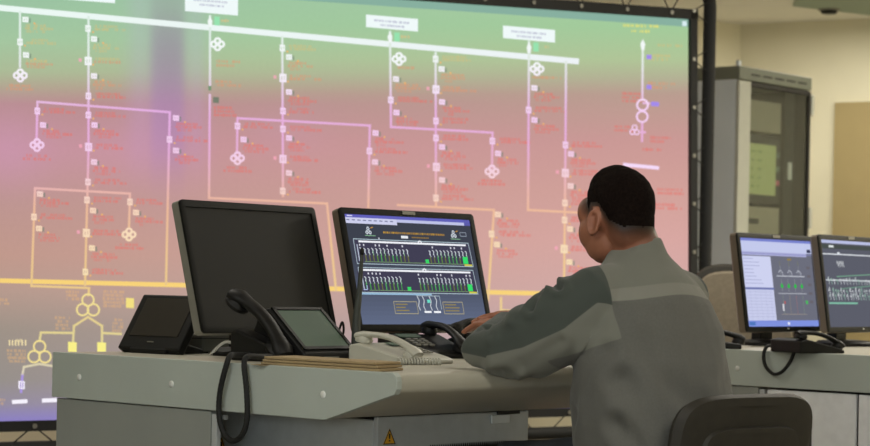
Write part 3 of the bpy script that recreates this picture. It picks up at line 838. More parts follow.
# dispatch telephone with sloping display and handset
def handset(parent, m, L=0.20, mtx=Matrix.Identity(4), fat=1.0):
    b = MB(); path, rad = [], []
    for k in range(15):
        s = -1 + 2 * k / 14
        y = s * L / 2; z = 0.026 - 0.026 * s * s + 0.012
        e = abs(s)
        r = 0.0125 + 0.010 * max(0, (e - 0.55) / 0.45) ** 1.2
        if e > 0.98: r *= 0.75
        path.append((0, y, z)); rad.append((r * 0.75 * fat, r * 1.15 * fat))
    b.tube(path, rad, 14)
    for s in (-1, 1):
        b.lathe([(0.002, -0.004), (0.022 * fat, -0.002), (0.024 * fat, 0.008), (0.018 * fat, 0.02)], (0, s * L * 0.40, 0.0), 16)
    o = b.build('handset', m, parent, smooth=50); o.data.transform(mtx); return o
def dispatch_phone(origin, rz, label):
    d = thing('dispatch_telephone', origin, rz, label, 'telephone', 'dispatch telephones with hanging cords')
    # display wedge, x 0.0..0.19 ; cradle wedge, x -0.085..-0.005 ; y grows towards the back
    MB().prism([(0, 0), (0.2, 0), (0.2, 0.02), (0.155, 0.128), (0.125, 0.135), (0.0, 0.024)], lambda y, z: (-0.004, y, z), lambda y, z: (0.20, y, z)).build('body', M['black'], d, bevel=0.005)
    a = math.atan2(0.111, 0.125)
    mt = Matrix.Translation((0.10, 0.0, 0.024)) @ Matrix.Rotation(a, 4, 'X')
    g_ = MB().box((-0.085, 0.022, 0.0), (0.085, 0.155, 0.003)).build('display', M['greenlcd'], d); g_.data.transform(mt)
    fr = MB()
    for lo, hi in (((-0.098, 0.010, 0), (0.098, 0.020, 0.005)), ((-0.098, 0.157, 0), (0.098, 0.166, 0.005)), ((-0.098, 0.01, 0), (-0.087, 0.166, 0.005)), ((0.087, 0.01, 0), (0.098, 0.166, 0.005))):
        fr.box(lo, hi)
    fo = fr.build('display_frame', M['black'], d); fo.data.transform(mt)
    bx('label_strip', (0.07, -0.001, 0.008), (0.13, 0.001, 0.014), M['silver'], d, 0)
    MB().prism([(0.03, 0), (0.20, 0), (0.20, 0.07), (0.18, 0.08), (0.03, 0.03)], lambda y, z: (-0.066, y, z), lambda y, z: (-0.006, y, z)).build('cradle', M['black'], d, bevel=0.006)
    hm = Matrix.Translation((-0.036, 0.135, 0.082)) @ Matrix.Rotation(math.radians(40), 4, 'X') @ Matrix.Diagonal((1.0, 1.0, 1.0, 1))
    handset(d, M['black'], 0.23, hm, 1.55)
    return d
o1 = loc(0.215, 0.535, ZT)
dp = dispatch_phone(tuple(o1), ANG + math.radians(6), 'black dispatch telephone with green-grey display in front of switched-off monitor')
inv1 = (Matrix.Translation(dp.location) @ dp.rotation_euler.to_matrix().to_4x4()).inverted()
cord_pts = [loc(0.14, 0.66, 0.765), loc(0.06, 0.62, 0.768), loc(0.0, 0.575, 0.768), loc(-0.017, 0.570, 0.745), loc(-0.018, 0.590, 0.68), loc(-0.018, 0.592, 0.62), loc(-0.018, 0.572, 0.578),
            loc(-0.018, 0.540, 0.562), loc(-0.018, 0.505, 0.578), loc(-0.018, 0.488, 0.62), loc(-0.018, 0.492, 0.69), loc(-0.016, 0.505, 0.748), loc(0.0, 0.512, 0.768), loc(0.06, 0.53, 0.767), loc(0.13, 0.57, 0.765)]
pth = bez([inv1 @ p for p in cord_pts], 12)
rad = [0.0068 + 0.0007 * (k % 2) for k in range(len(pth))]
cd = MB().tube(pth, rad, 10).build('handset_cord', M['blackm'], dp, smooth=60); cd['label'] = 'black cord looping down over the console edge'
# kraft folders lying along the edge
p = loc(0.0, 0.0, ZT)
fo = thing('card_folder', tuple(p), ANG, 'brown card folder lying along the near edge of front console', 'folder')
for k in range(3):
    y0, y1 = 0.065 + 0.004 * k, 0.500 - 0.006 * k
    b = MB(); z0, z1 = 0.001 + 0.0072 * k, 0.0068 + 0.0072 * k
    b.prism([(0.012 + 0.003 * k, y0 + 0.006 * k), (0.125, y0 + 0.035), (0.135, y1), (0.016, y1 - 0.02)], lambda x, y: (x, y, z0), lambda x, y: (x, y, z1))
    b.build('sheet', M['kraft'], fo, bevel=0.001)
b = MB(); b.prism([(0.02, 0.41), (-0.012, 0.45), (-0.008, 0.49), (0.03, 0.50)], lambda x, y: (x, y, 0.0), lambda x, y: (x, y, 0.001))
b.build('flap', M['kraft'], fo)

# desk telephones
def desk_phone(origin, rz, mt, label, hand_side=-1, coil=None):
    d = thing('desk_telephone', origin, rz, label, 'telephone')
    MB().prism([(0, 0), (0.20, 0), (0.20, 0.055), (0.17, 0.062), (0.02, 0.022), (0, 0.014)], lambda y, z: (-0.095, y, z), lambda y, z: (0.095, y, z)).build('body', mt, d, bevel=0.006)
    a = math.atan2(0.04, 0.15)
    mtx = Matrix.Translation((hand_side * 0.062, 0.095, 0.045)) @ Matrix.Rotation(a, 4, 'X')
    handset(d, mt, 0.21, mtx)
    kp = Matrix.Translation((-hand_side * 0.03, 0.0, 0.0205)) @ Matrix.Rotation(a, 4, 'X')
    key = None
    for r in range(4):
        for c in range(3):
            if key is None:
                key = MB().box((-0.007, -0.005, 0), (0.007, 0.005, 0.004)).build('key', M['silver'], d); o = key
            else:
                o = key.copy(); COL.objects.link(o)
            o.location = kp @ V((-0.022 + c * 0.022, 0.05 + r * 0.018, 0.001)); o.rotation_euler = (a, 0, 0)
    s_ = MB().box((-0.035, 0.13, 0), (0.035, 0.16, 0.002)).build('display', M['greenlcd'], d); s_.data.transform(kp)
    return d
wp = loc(0.475, 0.345, ZT)
wphone = desk_phone(tuple(wp), ANG + math.radians(4), M['white'], 'white desk telephone with coiled cord between dark and lit monitors', -1)
wphone.scale = (1, 1, 0.8)
invw = (Matrix.Translation(wphone.location) @ wphone.rotation_euler.to_matrix().to_4x4() @ Matrix.Diagonal((1, 1, 0.8, 1))).inverted()
a0, a1 = loc(0.360, 0.350, 0.7595), loc(0.465, 0.300, 0.7595)
coil = []
NT = 15
for k in range(NT * 10 + 1):
    t = k / (NT * 10); q = 2 * math.pi * k / 10
    ax_ = (a1 - a0).normalized(); side = V((-ax_.y, ax_.x, 0))
    coil.append(invw @ (a0 + (a1 - a0) * t + side * (0.008 * math.cos(q)) + V((0, 0, 0.008 * math.sin(q)))))
MB().tube(coil, 0.0026, 6).build('coiled_cord', M['white'], wphone, smooth=60)
o2 = loc(0.13, 0.52, ZT, B2)
dp2 = desk_phone(tuple(o2), ANG + math.radians(70), M['black'], 'black desk telephone at the edge of the far console, cord hanging down', -1)
dp2.scale = (0.9, 0.9, 0.75)
inv2 = (Matrix.Translation(dp2.location) @ dp2.rotation_euler.to_matrix().to_4x4() @ Matrix.Diagonal((0.9, 0.9, 0.75, 1))).inverted()
cord2 = [loc(0.10, 0.62, 0.765, B2), loc(0.04, 0.675, 0.768, B2), loc(0.0, 0.682, 0.765, B2), loc(-0.017, 0.682, 0.735, B2), loc(-0.018, 0.672, 0.70, B2), loc(-0.018, 0.64, 0.676, B2), loc(-0.018, 0.605, 0.686, B2),
         loc(-0.018, 0.575, 0.72, B2), loc(-0.014, 0.56, 0.756, B2), loc(0.01, 0.555, 0.768, B2), loc(0.09, 0.55, 0.765, B2)]
MB().tube(bez([inv2 @ p for p in cord2], 10), 0.0072, 10).build('handset_cord', M['blackm'], dp2, smooth=60)

b3 = loc(0.10, 0.86, ZT, B2)
lump = thing('radio_charger', tuple(b3), ANG + math.radians(40), 'black handset charger on the far console just behind the man\'s back', 'radio charger')
MB().prism([(0, 0), (0.15, 0), (0.15, 0.018), (0.06, 0.024), (0, 0.018)], lambda y, z: (-0.05, y, z), lambda y, z: (0.05, y, z)).build('cradle', M['black'], lump, bevel=0.006)
handset(lump, M['black'], 0.17, Matrix.Translation((0, 0.075, 0.018)) @ Matrix.Rotation(0.1, 4, 'Z'))
bp_ = loc(0.80, 0.61, ZT)
desk_phone(tuple(bp_), ANG + math.radians(-14), M['black'], 'black desk telephone under the lit monitor by the man\'s hands', 1)
# stacked radio handsets charger next to it
rp = loc(0.965, 0.60, ZT)
rc = thing('radio_charger', tuple(rp), ANG + math.radians(-10), 'black radio charger holding a handset beside the black telephone', 'radio charger')
MB().prism([(0, 0), (0.13, 0), (0.13, 0.05), (0.05, 0.07), (0, 0.03)], lambda y, z: (-0.045, y, z), lambda y, z: (0.045, y, z)).build('cradle', M['black'], rc, bevel=0.006)
handset(rc, M['black'], 0.17, Matrix.Translation((0, 0.06, 0.064)) @ Matrix.Rotation(math.pi / 2 + 0.1, 4, 'Z'))
ms = loc(1.09, 0.62, ZT)
mo = thing('computer_mouse', tuple(ms), ANG, 'pale computer mouse on front console near the man\'s sleeve', 'mouse')
MB().ball((0, 0, 0.010), (0.032, 0.055, 0.024), 18).build('shell', M['white'], mo, smooth=60)
MB().tube([(0, 0.03, 0.034), (0, 0.042, 0.029)], 0.004, 8).build('wheel', M['black'], mo)
# gooseneck microphone
p = at(356, 335, 5.62)
gm = thing('gooseneck_microphone', (p.x, p.y, ZT), ANG, 'thin dark gooseneck microphone in front of the lit monitor\'s left side', 'microphone')
MB().lathe([(0.001, 0), (0.04, 0), (0.042, 0.006), (0.036, 0.022), (0.012, 0.028), (0.001, 0.028)]).build('base', M['black'], gm, smooth=40)
tp = at(362, 252, 5.62)
loc_tp = (Matrix.Translation(gm.location) @ gm.rotation_euler.to_matrix().to_4x4()).inverted() @ tp
neck = bez([(0, 0, 0.026), V((0, 0, 0.10)).lerp(loc_tp, 0.05), V((0, 0, 0.03)).lerp(loc_tp, 0.6), loc_tp], 8)
MB().tube(neck, [0.0135 - 0.0095 * k / (len(neck) - 1) for k in range(len(neck))], 10).build('neck', mat('dark_grey_rubber', (62, 66, 60), 0.6), gm, smooth=50)
MB().ball(loc_tp, (0.006, 0.006, 0.012), 12).build('capsule', M['black'], gm, smooth=60)
# loose cables
def cable(name, pts, r, m, label):
    pts = [V(p) for p in pts]; o0 = pts[0]
    c = MB().tube([q - o0 for q in bez(pts, 8)], r, 7).build(name, m, smooth=60)
    c.location = o0
    return tag(c, label, 'cable')
cable('cable', [loc(0.24, 0.93, 0.757), loc(0.27, 0.90, 0.79), loc(0.33, 0.88, 0.757), loc(0.36, 0.90, 0.785), loc(0.40, 0.98, 0.757)], 0.004, M['cable'], 'white cable tangled below the switched-off monitor')
cable('cable', [loc(0.22, 0.90, 0.757), loc(0.28, 0.87, 0.768), loc(0.34, 0.87, 0.80), loc(0.37, 0.93, 0.757), loc(0.42, 1.0, 0.757)], 0.004, M['black'], 'black cable tangled below the switched-off monitor')
cable('cable', [loc(0.66, 1.0, 0.757), loc(0.69, 0.93, 0.80), loc(0.70, 0.91, 0.842), loc(0.72, 0.93, 0.80), loc(0.74, 1.02, 0.757)], 0.0035, M['black'], 'thin black cable looped between the two front monitors')
cable('cable', [loc(0.62, 0.60, 0.757), loc(0.70, 0.66, 0.757), loc(0.78, 0.70, 0.762), loc(0.84, 0.81, 0.757)], 0.005, M['black'], 'black cable lying behind the white telephone')
cable('cable', [loc(0.88, 1.0, 0.757, B2), loc(0.93, 0.80, 0.757, B2), loc(1.05, 0.72, 0.765, B2), loc(1.2, 0.75, 0.757, B2)], 0.004, M['black'], 'black cable lying on the far console below rightmost monitor')

# ------------------------------------------------------------------ equipment cabinet
CAX, CAY = 0.1405 * 11.9, 11.9
cang = math.radians(50.6)
cb = thing('equipment_cabinet', (CAX, CAY, 0), cang, 'tall grey equipment cabinet with glass door standing by the back wall', 'cabinet')
CW, CD, CH = 0.80, 0.62, 2.2
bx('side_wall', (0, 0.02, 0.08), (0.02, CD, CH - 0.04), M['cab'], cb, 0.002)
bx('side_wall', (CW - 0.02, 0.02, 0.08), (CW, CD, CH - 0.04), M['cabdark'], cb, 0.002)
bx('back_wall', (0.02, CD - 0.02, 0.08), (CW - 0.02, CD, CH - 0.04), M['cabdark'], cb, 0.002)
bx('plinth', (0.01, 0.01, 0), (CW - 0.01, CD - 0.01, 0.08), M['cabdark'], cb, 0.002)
bx('roof', (-0.004, -0.006, CH - 0.075), (CW + 0.004, CD + 0.004, CH), M['cabtop'], cb, 0.006)
for k in range(5): bx('vent_slot', (0.12 + k * 0.13, -0.0075, CH - 0.045), (0.22 + k * 0.13, -0.005, CH - 0.035), M['cabdark'], cb, 0)
bx('corner_pin', (-0.004, 0.0, CH), (0.02, 0.02, CH + 0.03), M['cab'], cb, 0.002)
for z, zz in ((0.14, 0.55), (0.72, 0.80), (0.9, 1.0), (1.26, 1.43), (1.86, 2.04)):
    bx('rack_unit', (0.1, 0.10, z), (CW - 0.16, 0.5, zz), M['cabin'], cb, 0.004)
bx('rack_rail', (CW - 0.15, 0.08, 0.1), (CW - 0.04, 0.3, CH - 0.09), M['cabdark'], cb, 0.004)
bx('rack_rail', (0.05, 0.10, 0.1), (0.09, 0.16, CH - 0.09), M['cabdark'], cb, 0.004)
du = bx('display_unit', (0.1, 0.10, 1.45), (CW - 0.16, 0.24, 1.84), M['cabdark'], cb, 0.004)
lt = MB(); lt.box((0.115, 0.094, 1.50), (CW - 0.22, 0.0995, 1.79)); lt.c = [srgb((152, 158, 98))] * len(lt.v)
gd = lt.build('green_screen', M['lcd'], du)
lt = MB()
for k in range(5):
    for j in range(4):
        lt.box((0.15 + j * 0.075, 0.092, 1.54 + k * 0.05), (0.15 + j * 0.075 + random.uniform(.02, .05), 0.0935, 1.552 + k * 0.05))
lt.c = [srgb((112, 128, 70))] * len(lt.v); lt.build('screen_rows', M['lcd'], du)
for z, c in ((1.56, (190, 90, 110)), (1.64, (90, 110, 90)), (1.72, (70, 90, 80))):
    bx('unit_button', (CW - 0.21, 0.093, z), (CW - 0.18, 0.101, z + 0.03), mat('button', c, 0.5), du, 0)
bx('rack_latch', (CW - 0.11, 0.07, 1.60), (CW - 0.08, 0.081, 1.70), M['cap'], cb, 0)
bx('drive_slot', (0.16, 0.095, 1.33), (0.4, 0.1005, 1.36), M['cabdark'], cb, 0)
dr = bx('door', (0.0, -0.004, 0.09), (0.125, 0.018, CH - 0.08), M['cabframe'], cb, 0.003)
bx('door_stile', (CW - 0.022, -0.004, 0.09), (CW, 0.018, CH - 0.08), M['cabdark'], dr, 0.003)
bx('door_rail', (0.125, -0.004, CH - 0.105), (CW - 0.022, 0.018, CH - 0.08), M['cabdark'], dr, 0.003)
bx('door_rail', (0.125, -0.004, 0.09), (CW - 0.022, 0.018, 0.2), M['cabframe'], dr, 0.003)
bx('glass_pane', (0.125, 0.004, 0.2), (CW - 0.022, 0.009, CH - 0.105), M['glass'], dr, 0)
for z in (1.98, 1.32, 0.4): bx('hinge', (CW, -0.01, z), (CW + 0.03, 0.03, z + 0.12), M['cabframe'], dr, 0.003)

# ------------------------------------------------------------------ chairs
def office_chair(origin, rz, label, back_m, pad_m, zt=0.715, zb=0.50, W=0.46, sitz=0.455, tilt=10, backy=-0.185, rad=0.11):
    """x right, y forward (the sitter's front)"""
    c = thing('office_chair', origin, rz, label, 'chair', 'office chairs')
    def shell(off, k, thick, z0, z1, w, rr_, name, m, par):
        n = 36; rings = []
        def outline(kk):
            pts = []
            h = z1 - z0
            for q in range(n):
                a = 2 * math.pi * q / n; ca, sa = math.cos(a), math.sin(a)
                e = 2.0 / 4.6
                pts.append((abs(ca) ** e * math.copysign(1, ca) * w / 2 * kk, (z0 + z1) / 2 + abs(sa) ** e * math.copysign(1, sa) * h / 2 * kk))
            return pts
        def P(x, z, y):
            curve = 0.42 * x * x
            return V((x, backy + curve + y - (z - 0.6) * math.tan(math.radians(tilt)), z))
        rings = [[P(x, z, off - thick * .5) for x, z in outline(0.82)], [P(x, z, off - thick * .42) for x, z in outline(0.95)], [P(x, z, off) for x, z in outline(1.0)],
                 [P(x, z, off + thick * .42) for x, z in outline(0.96)], [P(x, z, off + thick * .5) for x, z in outline(0.82)]]
        return MB().loft(rings).build(name, m, par, smooth=45)
    bk = shell(0, 1, 0.045, zb - 0.08, zt, W, rad, 'backrest', back_m, c)
    shell(-0.018, 1, 0.03, zb - 0.04, zt - 0.075, W - 0.13, rad, 'back_cover', back_m, bk)
    shell(0.024, 1, 0.05, zb - 0.06, zt - 0.03, W - 0.05, rad, 'back_pad', pad_m, bk)
    MB().tube(bez([(0, backy - 0.03, zb + 0.02), (0, backy - 0.045, zb - 0.06), (0, backy + 0.02, sitz - 0.09), (0, 0.0, sitz - 0.09)], 6), (0.018), 10, flat=1.0).build('back_stem', M['black'], c, smooth=50)
    n = 28
    def oval(k, z): return [V((abs(math.cos(q)) ** .55 * math.copysign(1, math.cos(q)) * 0.235 * k, 0.06 + abs(math.sin(q)) ** .55 * math.copysign(1, math.sin(q)) * 0.225 * k, z)) for q in [2 * math.pi * j / n for j in range(n)]]
    MB().loft([oval(.9, sitz - 0.07), oval(1, sitz - 0.05), oval(1, sitz - 0.02), oval(.93, sitz - 0.002), oval(.6, sitz)]).build('seat', pad_m, c, smooth=50)
    MB().lathe([(0.03, 0.12), (0.03, 0.26), (0.02, 0.261), (0.02, sitz - 0.07)], (0, 0.02, 0), 16).build('gas_column', M['black'], c, smooth=40)
    for k in range(5):
        a = 2 * math.pi * k / 5 + 0.3
        e = V((0.29 * math.cos(a), 0.02 + 0.29 * math.sin(a), 0.075))
        lg = MB().tube([(0, 0.02, 0.125), V((0, 0.02, 0.115)).lerp(e, 0.5), e], [0.028, 0.022, 0.016], 8).build('base_arm', M['black'], c, smooth=50)
        w = MB().lathe([(0.004, -0.02), (0.024, -0.02), (0.027, -0.012), (0.027, 0.012), (0.024, 0.02), (0.004, 0.02)], seg=16).build('caster', M['black'], lg, smooth=40)
        w.data.transform(Matrix.Translation(e + V((0, 0, -0.048))) @ Matrix.Rotation(a, 4, 'Z') @ Matrix.Rotation(math.pi / 2, 4, 'X'))
    return c
PB = loc(0.62, -0.30)      # the man's place on the floor
cp = PB + D_ * 0.055 + VV * -0.03
office_chair((cp.x, cp.y, 0), ANG + math.radians(-8), 'black office chair the man in grey sits on', M['chair'], M['chairpad'])
p = at(738, 330, 8.55)
office_chair((p.x, p.y, 0), math.radians(165), 'empty black-rimmed chair behind the far console beside cabinet', M['chair'], M['beigepad'], zt=1.06, zb=0.62, W=0.46)

# ------------------------------------------------------------------ the man
def remeshed(mb, voxel, smooth_it=4, fac=0.5):
    me = bpy.data.meshes.new('tmp'); me.from_pydata([tuple(p) for p in mb.v], [], mb.f); me.validate()
    o = bpy.data.objects.new('tmp', me); COL.objects.link(o)
    r = o.modifiers.new('r', 'REMESH'); r.mode = 'VOXEL'; r.voxel_size = voxel; r.use_smooth_shade = True
    if smooth_it:
        s = o.modifiers.new('s', 'SMOOTH'); s.iterations = smooth_it; s.factor = fac
    dg = bpy.context.evaluated_depsgraph_get(); dg.update()
    out = bpy.data.meshes.new_from_object(o.evaluated_get(dg))
    bpy.data.objects.remove(o, do_unlink=True)
    return out
def ell(c, rx, ry, n=28, pw=2.0, m=None):
    c = V(c); pts = []
    for j in range(n):
        q = 2 * math.pi * j / n; e = 2.0 / pw
        p = V((abs(math.cos(q)) ** e * math.copysign(rx, math.cos(q)), abs(math.sin(q)) ** e * math.copysign(ry, math.sin(q)), 0))
        pts.append(c + (m @ p if m else p))
    return pts
SHL, SHR = V((-0.165, 0.085, 0.935)), V((0.165, 0.085, 0.935))
ELL_, ELR = V((-0.316, 0.318, 0.797)), V((0.245, 0.31, 0.81))
WRL, WRR = V((-0.120, 0.405, 0.862)), V((0.016, 0.462, 0.878))
HC = V((-0.018, 0.150, 1.134))     # centre of the skull
HM = Matrix.Translation(HC) @ Matrix.Rotation(math.radians(-13), 4, 'Z') @ Matrix.Rotation(math.radians(-7), 4, 'X')
# --- body (skin), one continuous surface
bd = MB()
bd.loft([ell((0, 0, .46), .13, .10), ell((0, .01, .58), .15, .105), ell((0, .04, .74), .15, .10), ell((0, .06, .86), .155, .095), ell((0, .08, .94), .14, .08), ell((0, .09, .99), .09, .06), ell((0, .10, 1.02), .06, .055)])
bd.tube([(0, .088, .98), (0, .102, 1.04), (-.008, .122, 1.09), (-.014, .138, 1.13)], [(.066, .068), (.062, .064), (.062, .064), (.060, .064)], 18)
bd.tube([SHR, SHR.lerp(ELR, .5), ELR, ELR.lerp(WRR, .4), WRR], [.045, .040, .028, .030, .026], 14)
bd.tube([SHL, V((-.205, .150, .880)), V((-.255, .230, .834)), V((-.290, .290, .797)), ELL_ + V((.016, .018, .0)), ELL_.lerp(WRL, .5), WRL], [.045, .042, .038, .030, .022, .026, .026], 14)
# skull, jaw, face
def hb(c, r, rot=None): 
    m = HM.to_3x3() @ (rot.to_3x3() if rot else Matrix.Identity(3))
    bd.ball(HM @ V(c), r, 24, m)
hb((0, -.012, .014), (.075, .090, .088)); hb((0, -.002, .046), (.062, .070, .062)); hb((0, .03, -.02), (.068, .066, .080)); hb((0, .045, -.070), (.050, .048, .042)); hb((0, .070, -.096), (.022, .018, .016))
hb((0, -.045, -.035), (.064, .052, .064))
for s in (-1, 1):
    hb((s * .037, .022, -.070), (.031, .052, .044)); hb((s * .043, .046, -.040), (.030, .042, .046)); hb((s * .036, .058, .010), (.034, .032, .040))
hb((0, .050, -.085), (.042, .040, .032))
hb((0, .086, .028), (.046, .012, .012)); hb((0, .100, -.034), (.011, .016, .011)); hb((0, .092, -.010), (.009, .012, .024)); hb((.011, .094, -.038), (.008, .009, .008)); hb((-.011, .094, -.038), (.008, .009, .008))
hb((0, .092, -.064), (.022, .009, .005)); hb((0, .090, -.073), (.019, .009, .006))
for s in (-1, 1):
    rot = Matrix.Rotation(s * math.radians(-22), 4, 'Z') @ Matrix.Rotation(math.radians(12), 4, 'X')
    ring_ = []
    for k in range(14):
        q = 2 * math.pi * k / 14
        ring_.append(HM @ (V((s * .079, -.006, -.026)) + rot @ V((s * .003, .0145 * math.cos(q), .026 * math.sin(q) + (.004 if math.sin(q) > 0 else 0)))))
    bd.tube(ring_, .0052, 8, closed=True)
    hb((s * .074, -.004, -.026), (.006, .014, .024), rot); hb((s * .078, .002, -.047), (.006, .009, .010), rot)
# hands
def hand(wr, fwd, up, s, curl):
    fwd = V(fwd).normalized(); up = V(up); up = (up - fwd * up.dot(fwd)).normalized(); side = fwd.cross(up) * s   # side: towards the thumb
    pal = [wr - fwd * .01, wr + fwd * .03, wr + fwd * .065, wr + fwd * .088]
    ws = [(.017, .025), (.015, .034), (.0135, .040), (.011, .038)]
    rings = []
    for p_, (h, w) in zip(pal, ws):
        rings.append([p_ + up * (h * math.sin(q)) + side * (w * math.cos(q)) for q in [2 * math.pi * j / 18 for j in range(18)]])
    bd.loft(rings)
    for off, ln_, rr_, dk in ((.030, .068, .0086, 0), (.0105, .076, .0088, .05), (-.0095, .070, .0084, .1), (-.028, .055, .0076, .18)):
        p_ = wr + fwd * (.080 - abs(off) * .15) + side * off; d = fwd.copy(); pts = [p_ - fwd * .02, p_]; c = curl + dk
        for fr in (.42, .32, .26):
            ax = side * s
            d = (Matrix.Rotation(-c * s * (1 if s > 0 else 1) * s, 3, side) @ d) if False else (d * math.cos(c) - up * math.sin(c)).normalized()
            p_ = p_ + d * ln_ * fr; pts.append(p_)
        bd.tube(pts, [rr_ * 1.05, rr_ * 1.05, rr_, rr_ * .92, rr_ * .74], 10)
    t0 = wr + fwd * .022 + side * .024
    d1 = (fwd * .75 + side * .6 - up * .25).normalized(); d2 = (fwd * .95 + side * .2 - up * .3).normalized()
    bd.tube([t0 - side * .01, t0 + d1 * .036, t0 + d1 * .036 + d2 * .030, t0 + d1 * .036 + d2 * .054], [.0135, .0115, .0098, .0074], 10)
hand(WRL, (-.04, 1, -.06), (0, .1, 1), 1, .07)
hand(WRR, (-.80, .50, .0), (.05, .1, 1), -1, .10)
# legs and feet
HIPS = ((-.09, .0, .52), (.09, .0, .52)); KN = ((-.12, .42, .50), (.13, .40, .50)); AN = ((-.13, .40, .09), (.15, .34, .09))
for h_, k_, a_ in zip(HIPS, KN, AN):
    h_, k_, a_ = V(h_), V(k_), V(a_)
    bd.tube([h_, h_.lerp(k_, .5), k_, k_.lerp(a_, .35), a_, a_ + V((0, .02, -.04))], [.07, .062, .05, .048, .034, .034], 14)
    bd.tube([a_ + V((0, -.05, -.055)), a_ + V((0, .03, -.055)), a_ + V((0, .15, -.065))], [(.022, .030), (.026, .038), (.014, .034)], 12)
body_me = remeshed(bd, 0.0038, 7)
person = bpy.data.objects.new('person', body_me); COL.objects.link(person)
person.location = PB; person.rotation_euler = (0, 0, ANG)
tag(person, 'seated man in grey work jacket seen from behind, hands together before lit monitor', 'person')
HI = HM.inverted()
def hairline(p):
    """how far inside the hair a head-local point lies, in metres"""
    th = abs(math.atan2(p.x, -p.y))           # 0 at the nape, pi at the forehead
    line = ramp([(0, (-.078,)), (.55, (-.076,)), (.95, (-.056,)), (1.25, (-.012,)), (1.72, (-.006,)), (1.9, (-.022,)), (2.12, (-.004,)), (2.4, (.045,)), (3.2, (.064,))], th)[0]
    return p.z - line
av = body_me.attributes.new('hairfade', 'FLOAT', 'POINT')
hv = []
for i, v in enumerate(body_me.vertices):
    if v.co.z > 1.02 and v.co.y > -0.02:
        p = HI @ v.co; h = hairline(p); r = math.hypot(p.x, p.y)
        ear = abs(p.x) > .0735 and -.07 < p.z < .012 and -.03 < p.y < .02
        h = -1.0 if ear else h
    else: h = -1.0
    hv.append(h); av.data[i].value = h
# skin material with short hair shading towards the hairline
sm = mat('skin', (160, 104, 79), 0.5, var=0.10, scale=18, bump=0.1, bscale=250)
nt = sm.node_tree; bs = nt.nodes['Principled BSDF']
src = bs.inputs['Base Color'].links[0].from_socket
at_ = nt.nodes.new('ShaderNodeAttribute'); at_.attribute_name = 'hairfade'
mr = nt.nodes.new('ShaderNodeMapRange'); mr.inputs['From Min'].default_value = -0.024; mr.inputs['From Max'].default_value = 0.040
mr.interpolation_type = 'SMOOTHSTEP'
nt.links.new(at_.outputs['Fac'], mr.inputs['Value'])
mx = nt.nodes.new('ShaderNodeMix'); mx.data_type = 'RGBA'
mx.inputs['B'].default_value = srgb((30, 21, 17)) + (1,)
nt.links.new(mr.outputs['Result'], mx.inputs['Factor']); nt.links.new(src, mx.inputs['A']); nt.links.new(mx.outputs['Result'], bs.inputs['Base Color'])
bs.inputs['Subsurface Weight'].default_value = 0.08; bs.inputs['Subsurface Radius'].default_value = (0.008, 0.004, 0.002)
body_me.materials.append(sm)
body_me.polygons.foreach_set('use_smooth', [True] * len(body_me.polygons))
# hair cap: the scalp faces, lifted off the skull
hb_ = MB(); idx = {}
for poly in body_me.polygons:
    if all(hv[i] > 0.032 for i in poly.vertices):
        f = []
        for i in poly.vertices:
            if i not in idx:
                v = body_me.vertices[i]; k = min(1, max(0, (hv[i] - 0.032) / 0.04)); k = k * k * (3 - 2 * k)
                idx[i] = len(hb_.v)
                nz_ = noise.noise(v.co * 60) * 0.0012
                hb_.v.append(v.co + v.normal * (0.0008 + (0.0045 + 0.007 * max(0, v.normal.z)) * k + nz_ * k)); hb_.c.append(None)
            f.append(idx[i])
        hb_.f.append(tuple(f))
hair = hb_.build('hair', M['hair'], person, smooth=180)
for s in (-1, 1):
    c = HM @ V((s * .030, .074, .004))
    e_ = MB().ball(c, .0125, 14).build('eye', M['eye'], person, smooth=60)
    MB().ball(HM @ V((s * .030, .0835, .003)), (.005, .0035, .005), 10).build('iris', M['iris'], e_, smooth=60)
    MB().tube([HM @ V((s * .012, .093, .024)), HM @ V((s * .030, .090, .030)), HM @ V((s * .044, .084, .026))], [.003, .004, .002], 6).build('eyebrow', M['hair'], person, smooth=60)

# --- jacket
jk = MB()
jk.loft([ell((0, .0, .43), .195, .155, pw=2.3), ell((0, .0, .50), .205, .160, pw=2.3), ell((-.008, .022, .58), .218, .162, pw=2.3), ell((-.010, .036, .68), .220, .158, pw=2.3), ell((-.004, .046, .78), .214, .148, pw=2.3),
         ell((.002, .055, .86), .205, .134, pw=2.3), ell((.002, .068, .92), .194, .122, pw=2.2), ell((.002, .078, .965), .172, .104), ell((0, .086, 1.0), .132, .084), ell((0, .092, 1.025), .096, .074), ell((0, .098, 1.045), .074, .068)], True)
jk.tube([SHR + V((-.09, -.005, .03)), SHR + V((-.01, .0, .0)), SHR.lerp(ELR, .3), SHR.lerp(ELR, .65), ELR, ELR.lerp(WRR, .45), ELR.lerp(WRR, .93)], [.055, .074, .076, .070, .056, .050, .042], 20)
AP = [SHL + V((.09, -.005, .03)), SHL + V((.012, .0, -.006)), V((-.203, .145, .866)), V((-.252, .226, .820)), V((-.292, .292, .797)), ELL_ + V((.012, .016, .0)), ELL_.lerp(WRL, .45), ELL_.lerp(WRL, .93)]
jk.tube(AP, [.056, (.086, .074), (.097, .074), (.086, .068), (.054, .052), .045, .044, .038], 22)
# collar standing round the neck, higher at the back
col = []
for zo, rr_, th in ((0.0, .086, 0), (.016, .080, 0), (.030, .075, 0), (.038, .070, 0)):
    ring_ = []
    for j in range(28):
        q = 2 * math.pi * j / 28; fr = math.sin(q)          # +1 front
        ring_.append(V((rr_ * math.cos(q), .102 + rr_ * 0.95 * math.sin(q) + zo * .35, 1.004 + zo * (1.0 - .45 * fr) - .022 * fr + .013 * math.cos(q))))
    col.append(ring_)
jk.loft(col)
jm = remeshed(jk, 0.0055, 5)
